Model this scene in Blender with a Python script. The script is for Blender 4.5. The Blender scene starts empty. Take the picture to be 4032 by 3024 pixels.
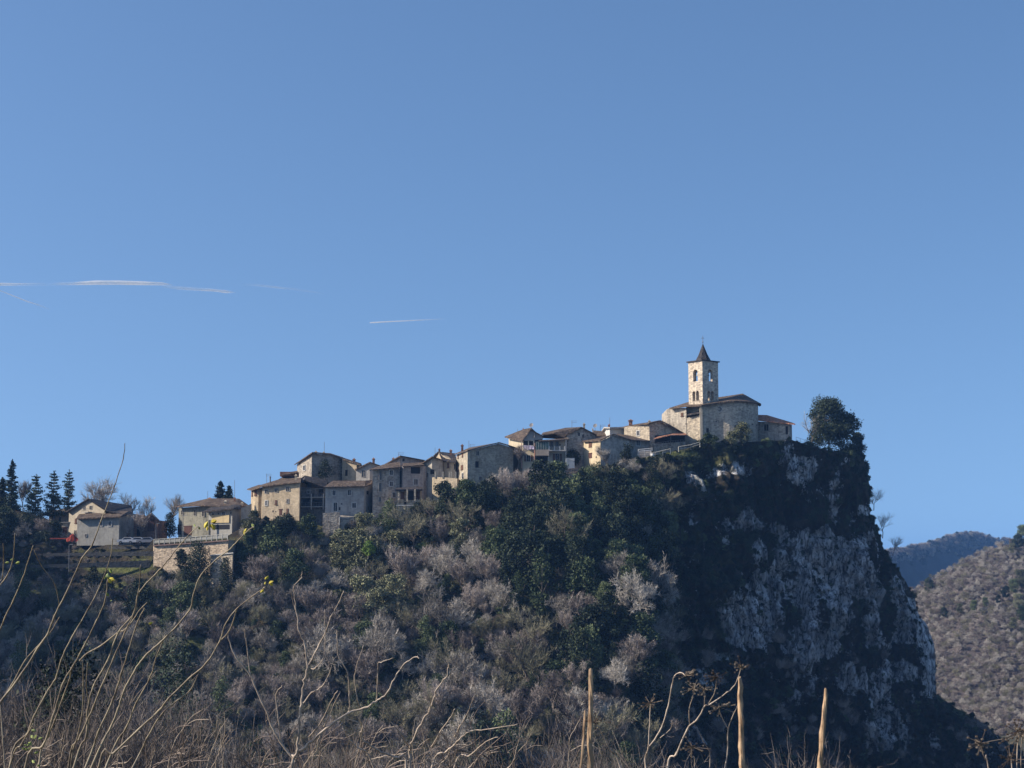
import bpy, math, random
import numpy as np
from mathutils import Vector, noise as mnoise
C = bpy.context.scene.collection
rnd = random.Random(7); nr = np.random.default_rng(7)
PITCH = math.radians(6.5); F = 2016/math.tan(math.radians(17.5))
SUN = Vector((-0.85, -0.13, 0.50)).normalized()

def ray(px, py):
    v = (1512-py)/F
    return Vector(((px-2016)/F, math.cos(PITCH)-v*math.sin(PITCH), math.sin(PITCH)+v*math.cos(PITCH)))
def at(px, py, Y):
    d = ray(px, py); return d*(Y/d.y)
def proj(p):
    yy = p[1]*math.cos(PITCH)+p[2]*math.sin(PITCH); zz = -p[1]*math.sin(PITCH)+p[2]*math.cos(PITCH)
    if yy < .1: return (-9999, -9999)
    return (2016+F*p[0]/yy, 1512-F*zz/yy)

# ---------------- materials ----------------
def newmat(name):
    m = bpy.data.materials.new(name); m.use_nodes = True
    nt = m.node_tree; b = nt.nodes['Principled BSDF']
    b.inputs['Roughness'].default_value = .9; b.inputs['Specular IOR Level'].default_value = .15
    return m, nt, b
def N(nt, t, **kw):
    n = nt.nodes.new(t)
    for k, v in kw.items():
        if k in n.inputs: n.inputs[k].default_value = v
        else: setattr(n, k, v)
    return n
def ramp(nt, src, stops):
    r = nt.nodes.new('ShaderNodeValToRGB'); e = r.color_ramp.elements
    while len(e) < len(stops): e.new(.5)
    for i, (p, c) in enumerate(stops):
        e[i].position = p; e[i].color = (c[0], c[1], c[2], 1) if hasattr(c, '__len__') else (c, c, c, 1)
    nt.links.new(src, r.inputs[0]); return r
def mix(nt, a, b, f, mode='MIX'):
    m = nt.nodes.new('ShaderNodeMix'); m.data_type = 'RGBA'; m.blend_type = mode
    for i, v in ((0, f), (6, a), (7, b)):
        if hasattr(v, 'is_linked') or hasattr(v, 'links'): nt.links.new(v, m.inputs[i])
        else: m.inputs[i].default_value = v if i == 0 else (v[0], v[1], v[2], 1)
    return m.outputs[2]
def texco(nt, scale=(1, 1, 1)):
    t = nt.nodes.new('ShaderNodeTexCoord'); mp = nt.nodes.new('ShaderNodeMapping'); mp.inputs['Scale'].default_value = scale
    nt.links.new(t.outputs['Object'], mp.inputs[0]); return mp.outputs[0]
def noisen(nt, co, scale, detail=5, rough=.6):
    n = N(nt, 'ShaderNodeTexNoise', Scale=scale, Detail=detail, Roughness=rough); nt.links.new(co, n.inputs['Vector']); return n.outputs['Fac']
def bump(nt, b, h, strength, dist):
    n = N(nt, 'ShaderNodeBump', Strength=strength, Distance=dist); nt.links.new(h, n.inputs['Height']); nt.links.new(n.outputs[0], b.inputs['Normal'])
MATS = {}
def wallmat(c, stone=.5, stain=.5, key=None):
    """stone: strength of block pattern, stain: weathering"""
    k = ('wall', tuple(c), stone, stain)
    if k in MATS: return MATS[k]
    m, nt, b = newmat('wall'); co = texco(nt)
    n1 = noisen(nt, co, .45, 6, .7); r1 = ramp(nt, n1, [(.3, [x*(1-.55*stain) for x in c]), (.5, c), (.72, [min(1, x*(1+.28*stain)) for x in c])])
    co2 = texco(nt, (1, 1, 1.8))
    v = N(nt, 'ShaderNodeTexVoronoi', Scale=2.1); nt.links.new(co2, v.inputs['Vector'])
    v.inputs['Randomness'].default_value = .8
    hs = nt.nodes.new('ShaderNodeRGBToBW'); nt.links.new(v.outputs['Color'], hs.inputs[0])
    r2 = ramp(nt, hs.outputs[0], [(.1, (.45, .43, .42)), (.5, (.95, .93, .9)), (.9, (1.35, 1.3, 1.2))])
    col = mix(nt, r1.outputs[0], r2.outputs[0], stone, 'MULTIPLY')
    n3 = noisen(nt, texco(nt, (1, 1, .25)), 1.7, 4, .7); r3 = ramp(nt, n3, [(.36, (.5, .48, .5)), (.52, (1, 1, 1))])
    col = mix(nt, col, r3.outputs[0], stain, 'MULTIPLY')
    nt.links.new(col, b.inputs['Base Color']); bump(nt, b, v.outputs['Distance'], .5*stone+.1, .12)
    MATS[k] = m; return m
def flat(name, c, rough=.8, var=.25, scale=3):
    k = ('flat', name)
    if k in MATS: return MATS[k]
    m, nt, b = newmat(name); co = texco(nt); n1 = noisen(nt, co, scale)
    r = ramp(nt, n1, [(.3, [x*(1-var) for x in c]), (.7, [min(1, x*(1+var)) for x in c])])
    nt.links.new(r.outputs[0], b.inputs['Base Color']); b.inputs['Roughness'].default_value = rough
    MATS[k] = m; return m
def tilemat(name, c1, c2, c3):
    m, nt, b = newmat(name); co = texco(nt)
    w = N(nt, 'ShaderNodeTexVoronoi', Scale=2.6); nt.links.new(co, w.inputs['Vector'])
    n1 = noisen(nt, co, .9, 6, .7); r = ramp(nt, n1, [(.3, c1), (.5, c2), (.7, c3)])
    hs = nt.nodes.new('ShaderNodeRGBToBW'); nt.links.new(w.outputs['Color'], hs.inputs[0])
    r2 = ramp(nt, hs.outputs[0], [(.15, .4), (.6, 1.0), (.9, 1.4)])
    col = mix(nt, r.outputs[0], r2.outputs[0], .75, 'MULTIPLY')
    nt.links.new(col, b.inputs['Base Color']); bump(nt, b, w.outputs['Distance'], .8, .15)
    return m
TILE = tilemat('roof_tile', (.07, .055, .045), (.13, .095, .072), (.22, .165, .12))
TILE_D = tilemat('roof_tile_dark', (.035, .034, .036), (.06, .053, .052), (.11, .09, .08))
TILE_R = tilemat('roof_tile_red', (.32, .13, .07), (.45, .2, .12), (.5, .3, .2))
GLASS, _nt, _b = newmat('window_glass'); _b.inputs['Base Color'].default_value = (.012, .014, .02, 1); _b.inputs['Roughness'].default_value = .25; _b.inputs['Specular IOR Level'].default_value = .4
WHITE = flat('white_paint', (.55, .53, .5)); SHUT = flat('shutter_brown', (.12, .065, .045)); DOOR = flat('door_brown', (.10, .05, .04))
METAL = flat('grey_metal', (.18, .18, .19), .5); BRICK = wallmat((.30, .17, .12), .6, .5)
DARKM = flat('dark_recess', (.02, .02, .025)); SURR = flat('stone_surround', (.42, .39, .35))  # first colour is near-black, painting in the shade of openings

def foliage(name, c1, c2, c3, trans=.0, islands=True):
    m, nt, b = newmat(name)
    oi = nt.nodes.new('ShaderNodeObjectInfo'); g = nt.nodes.new('ShaderNodeNewGeometry')
    co = texco(nt); n1 = noisen(nt, co, .55, 3, .6)
    ad = N(nt, 'ShaderNodeMath', operation='MULTIPLY_ADD'); nt.links.new(oi.outputs['Random'], ad.inputs[0]); ad.inputs[1].default_value = .35; nt.links.new(n1, ad.inputs[2])
    ad2 = N(nt, 'ShaderNodeMath', operation='MULTIPLY_ADD'); nt.links.new(g.outputs['Random Per Island'], ad2.inputs[0]); ad2.inputs[1].default_value = .35; nt.links.new(ad.outputs[0], ad2.inputs[2])
    r = ramp(nt, ad2.outputs[0], [(.5, c1), (.82, c2), (1.0, c3)])
    nt.links.new(r.outputs[0], b.inputs['Base Color']); b.inputs['Roughness'].default_value = .65
    return m
TWIG = foliage('twigs', (.065, .052, .048), (.22, .182, .162), (.52, .445, .39))
TWIG_G = foliage('twigs_grey', (.072, .064, .056), (.27, .243, .212), (.60, .545, .47))
TWIG_O = foliage('twigs_olive', (.09, .085, .055), (.20, .19, .125), (.36, .33, .22))
BARK = flat('bark', (.16, .13, .11), .9, .4, 2); BARK_L = flat('bark_pale', (.30, .26, .22), .9, .35, 2)
LEAF_D = foliage('leaves_dark', (.007, .013, .009), (.017, .027, .016), (.055, .072, .04))
LEAF_M = foliage('leaves_mid', (.016, .03, .014), (.048, .07, .032), (.15, .18, .085))
LEAF_O = foliage('leaves_olive', (.045, .05, .028), (.11, .115, .062), (.26, .26, .15))
LEAF_C = foliage('needles', (.015, .026, .019), (.035, .052, .036), (.07, .095, .065))
LEAF_Y = foliage('leaves_bright', (.10, .16, .03), (.2, .3, .06), (.3, .4, .1))

# ---------------- mesh building ----------------
class MB:
    def __init__(s): s.v = []; s.f = []; s.n = 0
    def add(s, vs, fs):
        o = s.n; s.v.extend(vs); s.n += len(vs); s.f.extend([tuple(i+o for i in f) for f in fs])
    def box(s, c, sx, sy, sz, t=None, n=None):
        """centre c, half extents along t (tangent), n (normal), z"""
        t = t or Vector((1, 0, 0)); n = n or Vector((0, 1, 0)); z = Vector((0, 0, 1)); c = Vector(c)
        vs = [c+t*(a*sx)+n*(b_*sy)+z*(e*sz) for a in (-1, 1) for b_ in (-1, 1) for e in (-1, 1)]
        s.add(vs, [(0, 1, 3, 2), (4, 6, 7, 5), (0, 4, 5, 1), (2, 3, 7, 6), (0, 2, 6, 4), (1, 5, 7, 3)])
    def tube(s, pts, rad, k=6, cap=True):
        pts = [Vector(p) for p in pts]; n = len(pts); vs = []; fs = []
        for i, p in enumerate(pts):
            d = (pts[min(i+1, n-1)]-pts[max(i-1, 0)]).normalized()
            a = d.cross(Vector((0, 1, 0)) if abs(d.y) < .92 else Vector((0, 0, 1))).normalized(); b = d.cross(a)
            r = rad[i] if hasattr(rad, '__len__') else rad
            for j in range(k):
                th = 2*math.pi*j/k; vs.append(p+a*(r*math.cos(th))+b*(r*math.sin(th)))
        for i in range(n-1):
            for j in range(k): fs.append((i*k+j, i*k+(j+1) % k, (i+1)*k+(j+1) % k, (i+1)*k+j))
        if cap: fs.append(tuple(range(k))[::-1]); fs.append(tuple((n-1)*k+j for j in range(k)))
        s.add(vs, fs)
    def slab(s, rows, th):
        """loft of rows (polylines) as a slab of thickness th downward"""
        R = len(rows); K = len(rows[0]); vs = [Vector(p) for r in rows for p in r]; m = len(vs)
        vs += [p-Vector((0, 0, th)) for p in vs]; fs = []
        ix = lambda i, j: i*K+j
        for i in range(R-1):
            for j in range(K-1):
                q = (ix(i, j), ix(i, j+1), ix(i+1, j+1), ix(i+1, j)); fs.append(q); fs.append(tuple(a+m for a in q[::-1]))
        for j in range(K-1):
            fs.append((ix(0, j), ix(0, j)+m, ix(0, j+1)+m, ix(0, j+1))); a = R-1; fs.append((ix(a, j+1), ix(a, j+1)+m, ix(a, j)+m, ix(a, j)))
        for i in range(R-1):
            fs.append((ix(i, 0), ix(i+1, 0), ix(i+1, 0)+m, ix(i, 0)+m)); a = K-1; fs.append((ix(i, a), ix(i, a)+m, ix(i+1, a)+m, ix(i+1, a)))
        s.add(vs, fs)
    def mesh(s, name, mat, smooth=False):
        me = bpy.data.meshes.new(name); me.from_pydata([tuple(v) for v in s.v], [], s.f); me.materials.append(mat)
        if smooth: me.polygons.foreach_set('use_smooth', [True]*len(me.polygons))
        me.update(); return me
    def build(s, name, mat, parent=None, loc=None, smooth=False):
        """verts are in world space; loc = origin of the object in world space"""
        if parent is not None: off = Vector(parent['_o'])
        else: off = Vector(loc) if loc is not None else Vector((0, 0, 0))
        for i, v in enumerate(s.v): s.v[i] = Vector(v)-off
        o = bpy.data.objects.new(name, s.mesh(name, mat, smooth)); C.objects.link(o)
        if parent is not None: o.parent = parent
        else: o.location = off
        o['_o'] = tuple(off); return o
def empty(name, loc, label, cat, group=None):
    o = bpy.data.objects.new(name, None); C.objects.link(o); o.location = loc; o['_o'] = tuple(loc); o.empty_display_size = .5
    return tag(o, label, cat, group)
def tag(o, label=None, cat=None, group=None, kind=None):
    for k, v in (('label', label), ('category', cat), ('group', group), ('kind', kind)):
        if v: o[k] = v
    return o
def npmesh(name, V, Q, mat, k):
    """V (n,3) verts, Q (m,k) faces"""
    me = bpy.data.meshes.new(name); V = np.asarray(V, np.float32); Q = np.asarray(Q, np.int32)
    me.vertices.add(len(V)); me.vertices.foreach_set('co', V.ravel()); me.loops.add(Q.size); me.loops.foreach_set('vertex_index', Q.ravel())
    me.polygons.add(len(Q)); me.polygons.foreach_set('loop_start', np.arange(0, Q.size, k, dtype=np.int32)); me.polygons.foreach_set('loop_total', np.full(len(Q), k, np.int32))
    me.materials.append(mat); me.update(calc_edges=True); return me

# ---------------- plants ----------------
def unit(a): return a/np.maximum(np.linalg.norm(a, axis=-1, keepdims=True), 1e-9)
def ribbons(P, D, L, Wd):
    """tapered twigs: two crossed slim triangles share a tip -> use one quad bent ribbon each"""
    n = len(P); D = unit(D); S = unit(np.cross(D, nr.normal(size=(n, 3)))); bend = nr.normal(size=(n, 3))*.12
    M = P+D*(L*.5)[:, None]; T = P+unit(D+bend+[0, 0, .1])*L[:, None]
    w = Wd[:, None]*S
    V = np.stack([P-w*.5, P+w*.5, M+w*.38, M-w*.38, T+w*.12, T-w*.12], 1).reshape(-1, 3)
    i = np.arange(n)[:, None]*6
    Q = np.concatenate([i+[0, 1, 2, 3], i+[3, 2, 4, 5]], 0); return V, Q
def leaves(P, size, up=.2):
    n = len(P); A = unit(nr.normal(size=(n, 3))); B = unit(np.cross(A, nr.normal(size=(n, 3))+[0, 0, up]))
    s = (size*nr.uniform(.6, 1.4, n))[:, None]; A = A*s; B = B*s*.6
    V = np.stack([P-A, P+B*.9, P+A, P-B*.9], 1).reshape(-1, 3); Q = np.arange(n*4).reshape(-1, 4); return V, Q
def grow_tree(h, seed, spread=1.0, low=.22, lv=3, wid=.035, tw=10, mat=TWIG, bark=BARK, upright=.5, name='bare'):
    """returns (trunk_mesh, crown_mesh); unit base at origin"""
    r = random.Random(seed); tb = MB(); tips = []
    def grow(p, d, L, rad, depth):
        pts = [p]; dd = d.copy(); k = 3
        for i in range(k):
            dd = (dd+Vector((r.gauss(0, .16), r.gauss(0, .16), r.gauss(0.05, .1)))).normalized(); pts.append(pts[-1]+dd*(L/k))
        tb.tube(pts, [rad*(1-.45*i/k) for i in range(k+1)], 5 if depth < 2 else 3, False)
        if depth >= 2:
            for q in pts[1:]: tips.append((q, dd.copy(), L))
        if depth >= lv: return
        nb = r.randint(3, 5) if depth else r.randint(4, 6)
        for i in range(nb):
            a = 2*math.pi*(i+r.random()*.6)/nb; tilt = r.uniform(.35, .95)*spread
            side = dd.cross(Vector((0, 0, 1)) if abs(dd.z) < .9 else Vector((1, 0, 0))).normalized(); s2 = dd.cross(side)
            nd = (dd*math.cos(tilt)+(side*math.cos(a)+s2*math.sin(a))*math.sin(tilt)+Vector((0, 0, upright*.45))).normalized()
            q = pts[r.choice([1, 2, 3, 3])] if depth else pts[r.choice([2, 3, 3])]
            grow(q, nd, L*r.uniform(.62, .85)*(1.15 if depth == 0 else 1), rad*.55, depth+1)
    grow(Vector((0, 0, -.5)), Vector((r.gauss(0, .06), r.gauss(0, .06), 1)).normalized(), h*low+.5, h*.018, 0)
    P = np.array([tuple(t[0]) for t in tips]); D = np.array([tuple(t[1]) for t in tips]); L = np.array([t[2] for t in tips])
    P = np.repeat(P, tw, 0); D = np.repeat(D, tw, 0); L = np.repeat(L, tw)
    D = unit(D)+nr.normal(size=P.shape)*.55+[0, 0, .25]
    Ln = L*nr.uniform(.35, .8, len(L)); V, Q = ribbons(P, D, Ln, np.full(len(P), wid))
    # second order twigs
    P2 = P+unit(D)*(Ln*nr.uniform(.3, .9, len(L)))[:, None]; D2 = unit(D)+nr.normal(size=P.shape)*.6
    V2, Q2 = ribbons(P2, D2, Ln*.55, np.full(len(P), wid*.75)); Q = np.concatenate([Q, Q2+len(V)]); V = np.concatenate([V, V2])
    top = V[:, 2].max(); k = h/top
    tb.v = [v*k for v in tb.v]
    return tb.mesh('trunk', bark), npmesh('crown', V*k, Q, mat, 4)
def blob_points(blobs, n, shell=.55):
    B = np.array(blobs, float); w = (B[:, 3]*B[:, 4]); w /= w.sum(); idx = nr.choice(len(B), n, p=w)
    d = unit(nr.normal(size=(n, 3))); rr = nr.uniform(shell, 1.0, n)**.6; q = B[idx]
    P = q[:, :3]+d*rr[:, None]*np.stack([q[:, 3], q[:, 3], q[:, 4]], 1)
    P += nr.normal(size=P.shape)*.19*q[:, 3:4]
    return P
def bush_mesh(w, h, seed, n=3500, size=.16, mat=LEAF_D, base=0.0, nb=16, name='crown', shape='round'):
    r = random.Random(seed); bl = []; nb = int(nb*1.9) if shape == 'round' else nb
    for i in range(nb):
        if shape == 'round':
            t = r.random(); z = base+(h-base)*(.12+.80*t); env = math.sin(math.pi*min(1, (.18+.78*t)))**.6
        elif shape == 'column': t = (i+.5)/nb; z = base+(h-base)*(.04+.92*t); env = .9*(1-t**3*.6)
        else: t = (i+.5)/nb; z = base+(h-base)*(.03+.93*t); env = (1-t)**.8+.08
        a = r.uniform(0, 6.28); rr = w/2*env*math.sqrt(r.random())*.8 if shape != 'cone' else w*.12*env
        s = (w*.145*r.uniform(.6, 1.35)) if shape == 'round' else w*.42*env*r.uniform(.8, 1.2)+.05*w*(shape == 'column')
        bl.append((rr*math.cos(a), rr*math.sin(a), z, s, s*(.8 if shape == 'round' else max(.6, h/nb/s*.8))))
    P = blob_points(bl, n); V, Q = leaves(P, size); V[:, 2] = np.maximum(V[:, 2], -.6)
    return npmesh(name, V, Q, mat, 4)
def conifer_meshes(h, w, seed, n_t=16, size=.2, mat=LEAF_C, sparse=1.0, droop=.0, power=.85):
    r = random.Random(seed); tb = MB(); tb.tube([(0, 0, -.5), (0, 0, h*.5), (0, 0, h)], [h*.018, h*.011, .03], 6); P = []
    for i in range(n_t):
        t = .08+.9*i/n_t; z = h*t; L0 = w/2*(1-t)**power+.15
        for j in range(r.randint(5, 8)):
            a = r.uniform(0, 6.28); L = L0*r.uniform(.35, 1.3); rise = r.uniform(.15, .5)-droop
            d = Vector((math.cos(a), math.sin(a), rise)); e = Vector((0, 0, z))+d*L
            tb.tube([(0, 0, z), e], [.05, .015], 3, False)
            k = int(26*sparse*max(.5, L)); u = nr.uniform(.2, 1, k)**.8
            q = np.array([0, 0, z])+np.outer(u*L, np.array(d))+nr.normal(size=(k, 3))*(.10+.10*L)*np.array([1, 1, .45]); P.append(q)
    q = np.stack([nr.normal(0, .08, 30), nr.normal(0, .08, 30), nr.uniform(.86, 1.0, 30)*h], 1); P.append(q)
    V, Q = leaves(np.concatenate(P), size); return tb.mesh('trunk', BARK), npmesh('crown', V, Q, mat, 4)
def stem_mesh(h, seed, rad=.12, forks=3):
    r = random.Random(seed); tb = MB(); top = Vector((r.gauss(0, .1*h), r.gauss(0, .1*h), h*.8))
    tb.tube([(0, 0, -.6), top*.5+Vector((0, 0, 0)), top], [rad, rad*.7, rad*.35], 5)
    for i in range(forks):
        a = r.uniform(0, 6.28); p = top*r.uniform(.3, .6); tb.tube([p, p+Vector((math.cos(a)*h*.22, math.sin(a)*h*.22, h*.3))], [rad*.5, rad*.2], 4)
    return tb.mesh('trunk', BARK)
def place(name, meshes, loc, s, rz, label, cat, group=None, partnames=('trunk', 'crown')):
    root = bpy.data.objects.new(name, None); C.objects.link(root); root.location = loc; root['_o'] = tuple(loc)
    root.scale = (s, s, s) if not hasattr(s, '__len__') else s; root.rotation_euler = (0, 0, rz); tag(root, label, cat, group)
    for pn, me in zip(partnames, meshes):
        o = bpy.data.objects.new(pn, me); C.objects.link(o); o.parent = root
    return root
def scatter_stuff(name, label, cat, items, templates):
    """items: list of (pos, rz, scale, template index); ONE object whose geometry nodes instance the template meshes"""
    me = bpy.data.meshes.new(name); me.from_pydata([tuple(i[0]) for i in items], [], [])
    a = me.attributes.new('rz', 'FLOAT_VECTOR', 'POINT'); a.data.foreach_set('vector', np.array([(0, 0, i[1]) for i in items], np.float32).ravel())
    a = me.attributes.new('sc', 'FLOAT', 'POINT'); a.data.foreach_set('value', np.array([i[2] for i in items], np.float32))
    a = me.attributes.new('kd', 'INT', 'POINT'); a.data.foreach_set('value', np.array([i[3] for i in items], np.int32))
    o = bpy.data.objects.new(name, me); C.objects.link(o); tag(o, label, cat, None, 'stuff')
    g = bpy.data.node_groups.new('scatter', 'GeometryNodeTree'); g.interface.new_socket('Geometry', in_out='INPUT', socket_type='NodeSocketGeometry'); g.interface.new_socket('Geometry', in_out='OUTPUT', socket_type='NodeSocketGeometry')
    gi = g.nodes.new('NodeGroupInput'); go = g.nodes.new('NodeGroupOutput'); j = g.nodes.new('GeometryNodeJoinGeometry')
    def attr(nm, ty):
        n = g.nodes.new('GeometryNodeInputNamedAttribute'); n.data_type = ty; n.inputs[0].default_value = nm; return n.outputs['Attribute']
    rz = attr('rz', 'FLOAT_VECTOR'); sc = attr('sc', 'FLOAT'); kd = attr('kd', 'INT')
    for k, t in enumerate(templates):
        oi = g.nodes.new('GeometryNodeObjectInfo'); oi.inputs['Object'].default_value = t; oi.inputs['As Instance'].default_value = True
        cp = g.nodes.new('FunctionNodeCompare'); cp.data_type = 'INT'; cp.operation = 'EQUAL'; g.links.new(kd, cp.inputs[2]); cp.inputs[3].default_value = k
        ip = g.nodes.new('GeometryNodeInstanceOnPoints'); g.links.new(gi.outputs[0], ip.inputs['Points']); g.links.new(cp.outputs[0], ip.inputs['Selection'])
        g.links.new(oi.outputs['Geometry'], ip.inputs['Instance']); g.links.new(rz, ip.inputs['Rotation']); g.links.new(sc, ip.inputs['Scale']); g.links.new(ip.outputs[0], j.inputs[0])
    g.links.new(j.outputs[0], go.inputs[0]); m = o.modifiers.new('scatter', 'NODES'); m.node_group = g; return o
def joined(meshes, name):
    """template object made of two meshes with two materials (kept out of the scene, instanced only)"""
    V = []; Fc = []; mi = []; off = 0; me = bpy.data.meshes.new(name)
    for k, m in enumerate(meshes):
        a = np.empty(len(m.vertices)*3, np.float32); m.vertices.foreach_get('co', a); V.append(a.reshape(-1, 3))
        for p in m.polygons: Fc.append([i+off for i in p.vertices]); mi.append(k)
        off += len(m.vertices); me.materials.append(m.materials[0])
    me.from_pydata(np.concatenate(V).tolist(), [], Fc); me.polygons.foreach_set('material_index', mi); me.update()
    return bpy.data.objects.new(name, me)
HAZE=.00013; SKY=.15; SKY_SAT=1.09; SUNE=5.0; EXPO=0.32
# ---------------- terrain ----------------
def lerp_tab(tab, x):
    if x <= tab[0][0]: return tab[0][1]
    for (a, b), (c, d) in zip(tab, tab[1:]):
        if x <= c:
            t = (x-a)/(c-a); return b+(d-b)*t
    return tab[-1][1]
TOP = [(-1200, 1880), (-700, 1850), (-300, 1880), (0, 1985), (180, 2040), (235, 2100), (262, 2128), (310, 2143), (585, 2148), (605, 2122), (900, 2108), (1000, 2050), (1180, 2050), (1280, 2075), (1450, 2050), (1650, 2020), (1750, 1970), (1850, 1925), (2050, 1925), (2230, 1860), (2364, 1840), (2480, 1812), (2700, 1768), (2764, 1745), (3000, 1738), (3120, 1732), (3200, 1758), (3330, 1788), (3400, 1800)]
EDGE = [(1700, 3395), (1800, 3400), (1900, 3415), (2000, 3425), (2080, 3455), (2150, 3485), (2250, 3545), (2350, 3610), (2450, 3655), (2550, 3678), (2650, 3682), (2740, 3690), (2800, 3770), (2870, 3880), (2950, 3990), (3024, 4080), (3400, 4450)]
VEG = [(0, 1990), (200, 2050), (300, 2150), (590, 2170), (600, 2225), (730, 2215), (900, 2215), (925, 2120), (950, 2040), (1030, 2030), (1120, 2030), (1180, 2045), (1270, 2078), (1340, 2068), (1450, 2035), (1500, 2005), (1560, 1995), (1690, 1975), (1740, 1915), (1842, 1905), (1950, 1890), (2000, 1870), (2110, 1840), (2200, 1840), (2215, 1890), (2270, 1890), (2290, 1835), (2364, 1825), (2480, 1805), (2560, 1800), (2700, 1762), (2764, 1730), (3000, 1722), (3100, 1722), (3130, 1730), (3200, 1752), (3300, 1772), (3420, 1790)]
YC = [-1200, -500, 0, 600, 1000, 1500, 2000, 2450, 2700, 3000, 3300, 3700]
YT = {0: [395, 385, 368, 343, 346, 343, 344, 344, 346, 352, 362, 384],
      .25: [350, 345, 336, 328, 322, 319, 316, 313, 334, 347, 359, 383],
      .5: [310, 308, 306, 304, 300, 297, 294, 290, 316, 343, 360, 384],
      .75: [272, 270, 270, 270, 270, 270, 270, 270, 298, 333, 355, 382],
      1: [235, 235, 235, 235, 240, 245, 250, 252, 280, 322, 350, 380]}
def hillY(px, t):
    ks = sorted(YT); t = max(0, min(1, t))
    k0 = max(k for k in ks if k <= t); k1 = min(k for k in ks if k >= t)
    a = lerp_tab(list(zip(YC, YT[k0])), px); b = lerp_tab(list(zip(YC, YT[k1])), px)
    return a if k0 == k1 else a+(b-a)*(t-k0)/(k1-k0)
def fbm(p, s, o=4): return mnoise.fractal(Vector(p)*s, 1.0, 2.0, o)
ROCKS = [(2870, 1860, 130, 40), (2730, 1900, 60, 50), (2920, 2050, 100, 55), (3170, 1850, 70, 60), (2980, 2180, 60, 50), (3240, 2200, 200, 110), (3100, 2320, 210, 90), (2960, 2440, 140, 130), (3420, 2300, 75, 130), (3400, 2140, 60, 50), (3160, 2520, 120, 110), (3600, 2440, 70, 90), (3660, 2620, 40, 180), (3330, 2680, 90, 70), (3480, 2700, 50, 90), (3470, 2860, 120, 110), (2830, 2580, 50, 25), (3440, 2480, 60, 120), (3250, 2430, 60, 90), (3580, 2640, 60, 60), (3100, 2080, 60, 40), (3540, 2330, 40, 60)]
def rock_at(px, py, w):
    v = 0
    for x, y, a, b in ROCKS:
        d = ((px-x)/a)**2+((py-y)/b)**2
        v = max(v, 1.35-d)
    n = mnoise.fractal(Vector((px*.013, py*.007, 3.3)), .7, 2.1, 6)*1.9
    return v+n*.62-(.45 if py < 1960 and px < 3020 else 0)-(.5 if py > 2960 or px > 3700 else 0)
PXB = [-1200+10.2*i for i in range(370)]+[2574+826*i/290 for i in range(291)]
NC, NR = len(PXB), 290
G = []; INFO = []
for i in range(NC):
    pb = PXB[i]; top = lerp_tab(TOP, pb); col = []; inf = []
    for j in range(NR):
        t = j/(NR-1); py = top+t*(3420-top)
        px = pb if pb < 2700 else 2700+(pb-2700)*(lerp_tab(EDGE, py)-2700)/700
        Y = hillY(px, t)
        if pb > 3300: Y += ((pb-3300)/100)**2*7
        # terraces of the shaded bank on the left
        p = at(px, py, Y)
        rk = rock_at(px, py, 0) if pb > 2580 else -1
        am = min(1, t*14); cl = max(0, min(1, (pb-2450)/250))
        if pb < 640 and py < 2380: am *= .15
        cl = max(0, min(1, (pb-2450)/250))
        cc = p.x*.5-p.z*.85
        d = (fbm(p, .04, 3)*5+mnoise.fractal(Vector((cc*.085, (p.x+p.z)*.016, 2.2)), 1, 2, 3)*6*(1-cl)+fbm(p+Vector((9, 9, 9)), .16, 4)*1.5)*am
        if cl > 0:
            q = Vector((p.x, p.y, p.z*.45)); d += cl*am*(mnoise.ridged_multi_fractal(q*.11, .9, 2.1, 5, 1.0, 2.0)*2.6-2.2)+cl*am*(fbm(q, .45, 5)*1.5-1.3*max(0, .32-mnoise.voronoi(Vector((p.x*.33, p.y*.33, p.z*.14)))[0][1]+mnoise.voronoi(Vector((p.x*.33, p.y*.33, p.z*.14)))[0][0])*3+mnoise.cell(Vector((p.x*.4, p.y*.3, p.z*.22)))*.7)
            if rk > .35: d -= .5*am
        nrm = Vector((0.25 if pb > 2450 else -.15, -.85, .5-.4*cl)).normalized()
        edge_f = 1 if pb < 3360 else .35
        p = p+nrm*(d*edge_f); col.append(p); inf.append((px, py, rk))
    G.append(col); INFO.append(inf)
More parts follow.
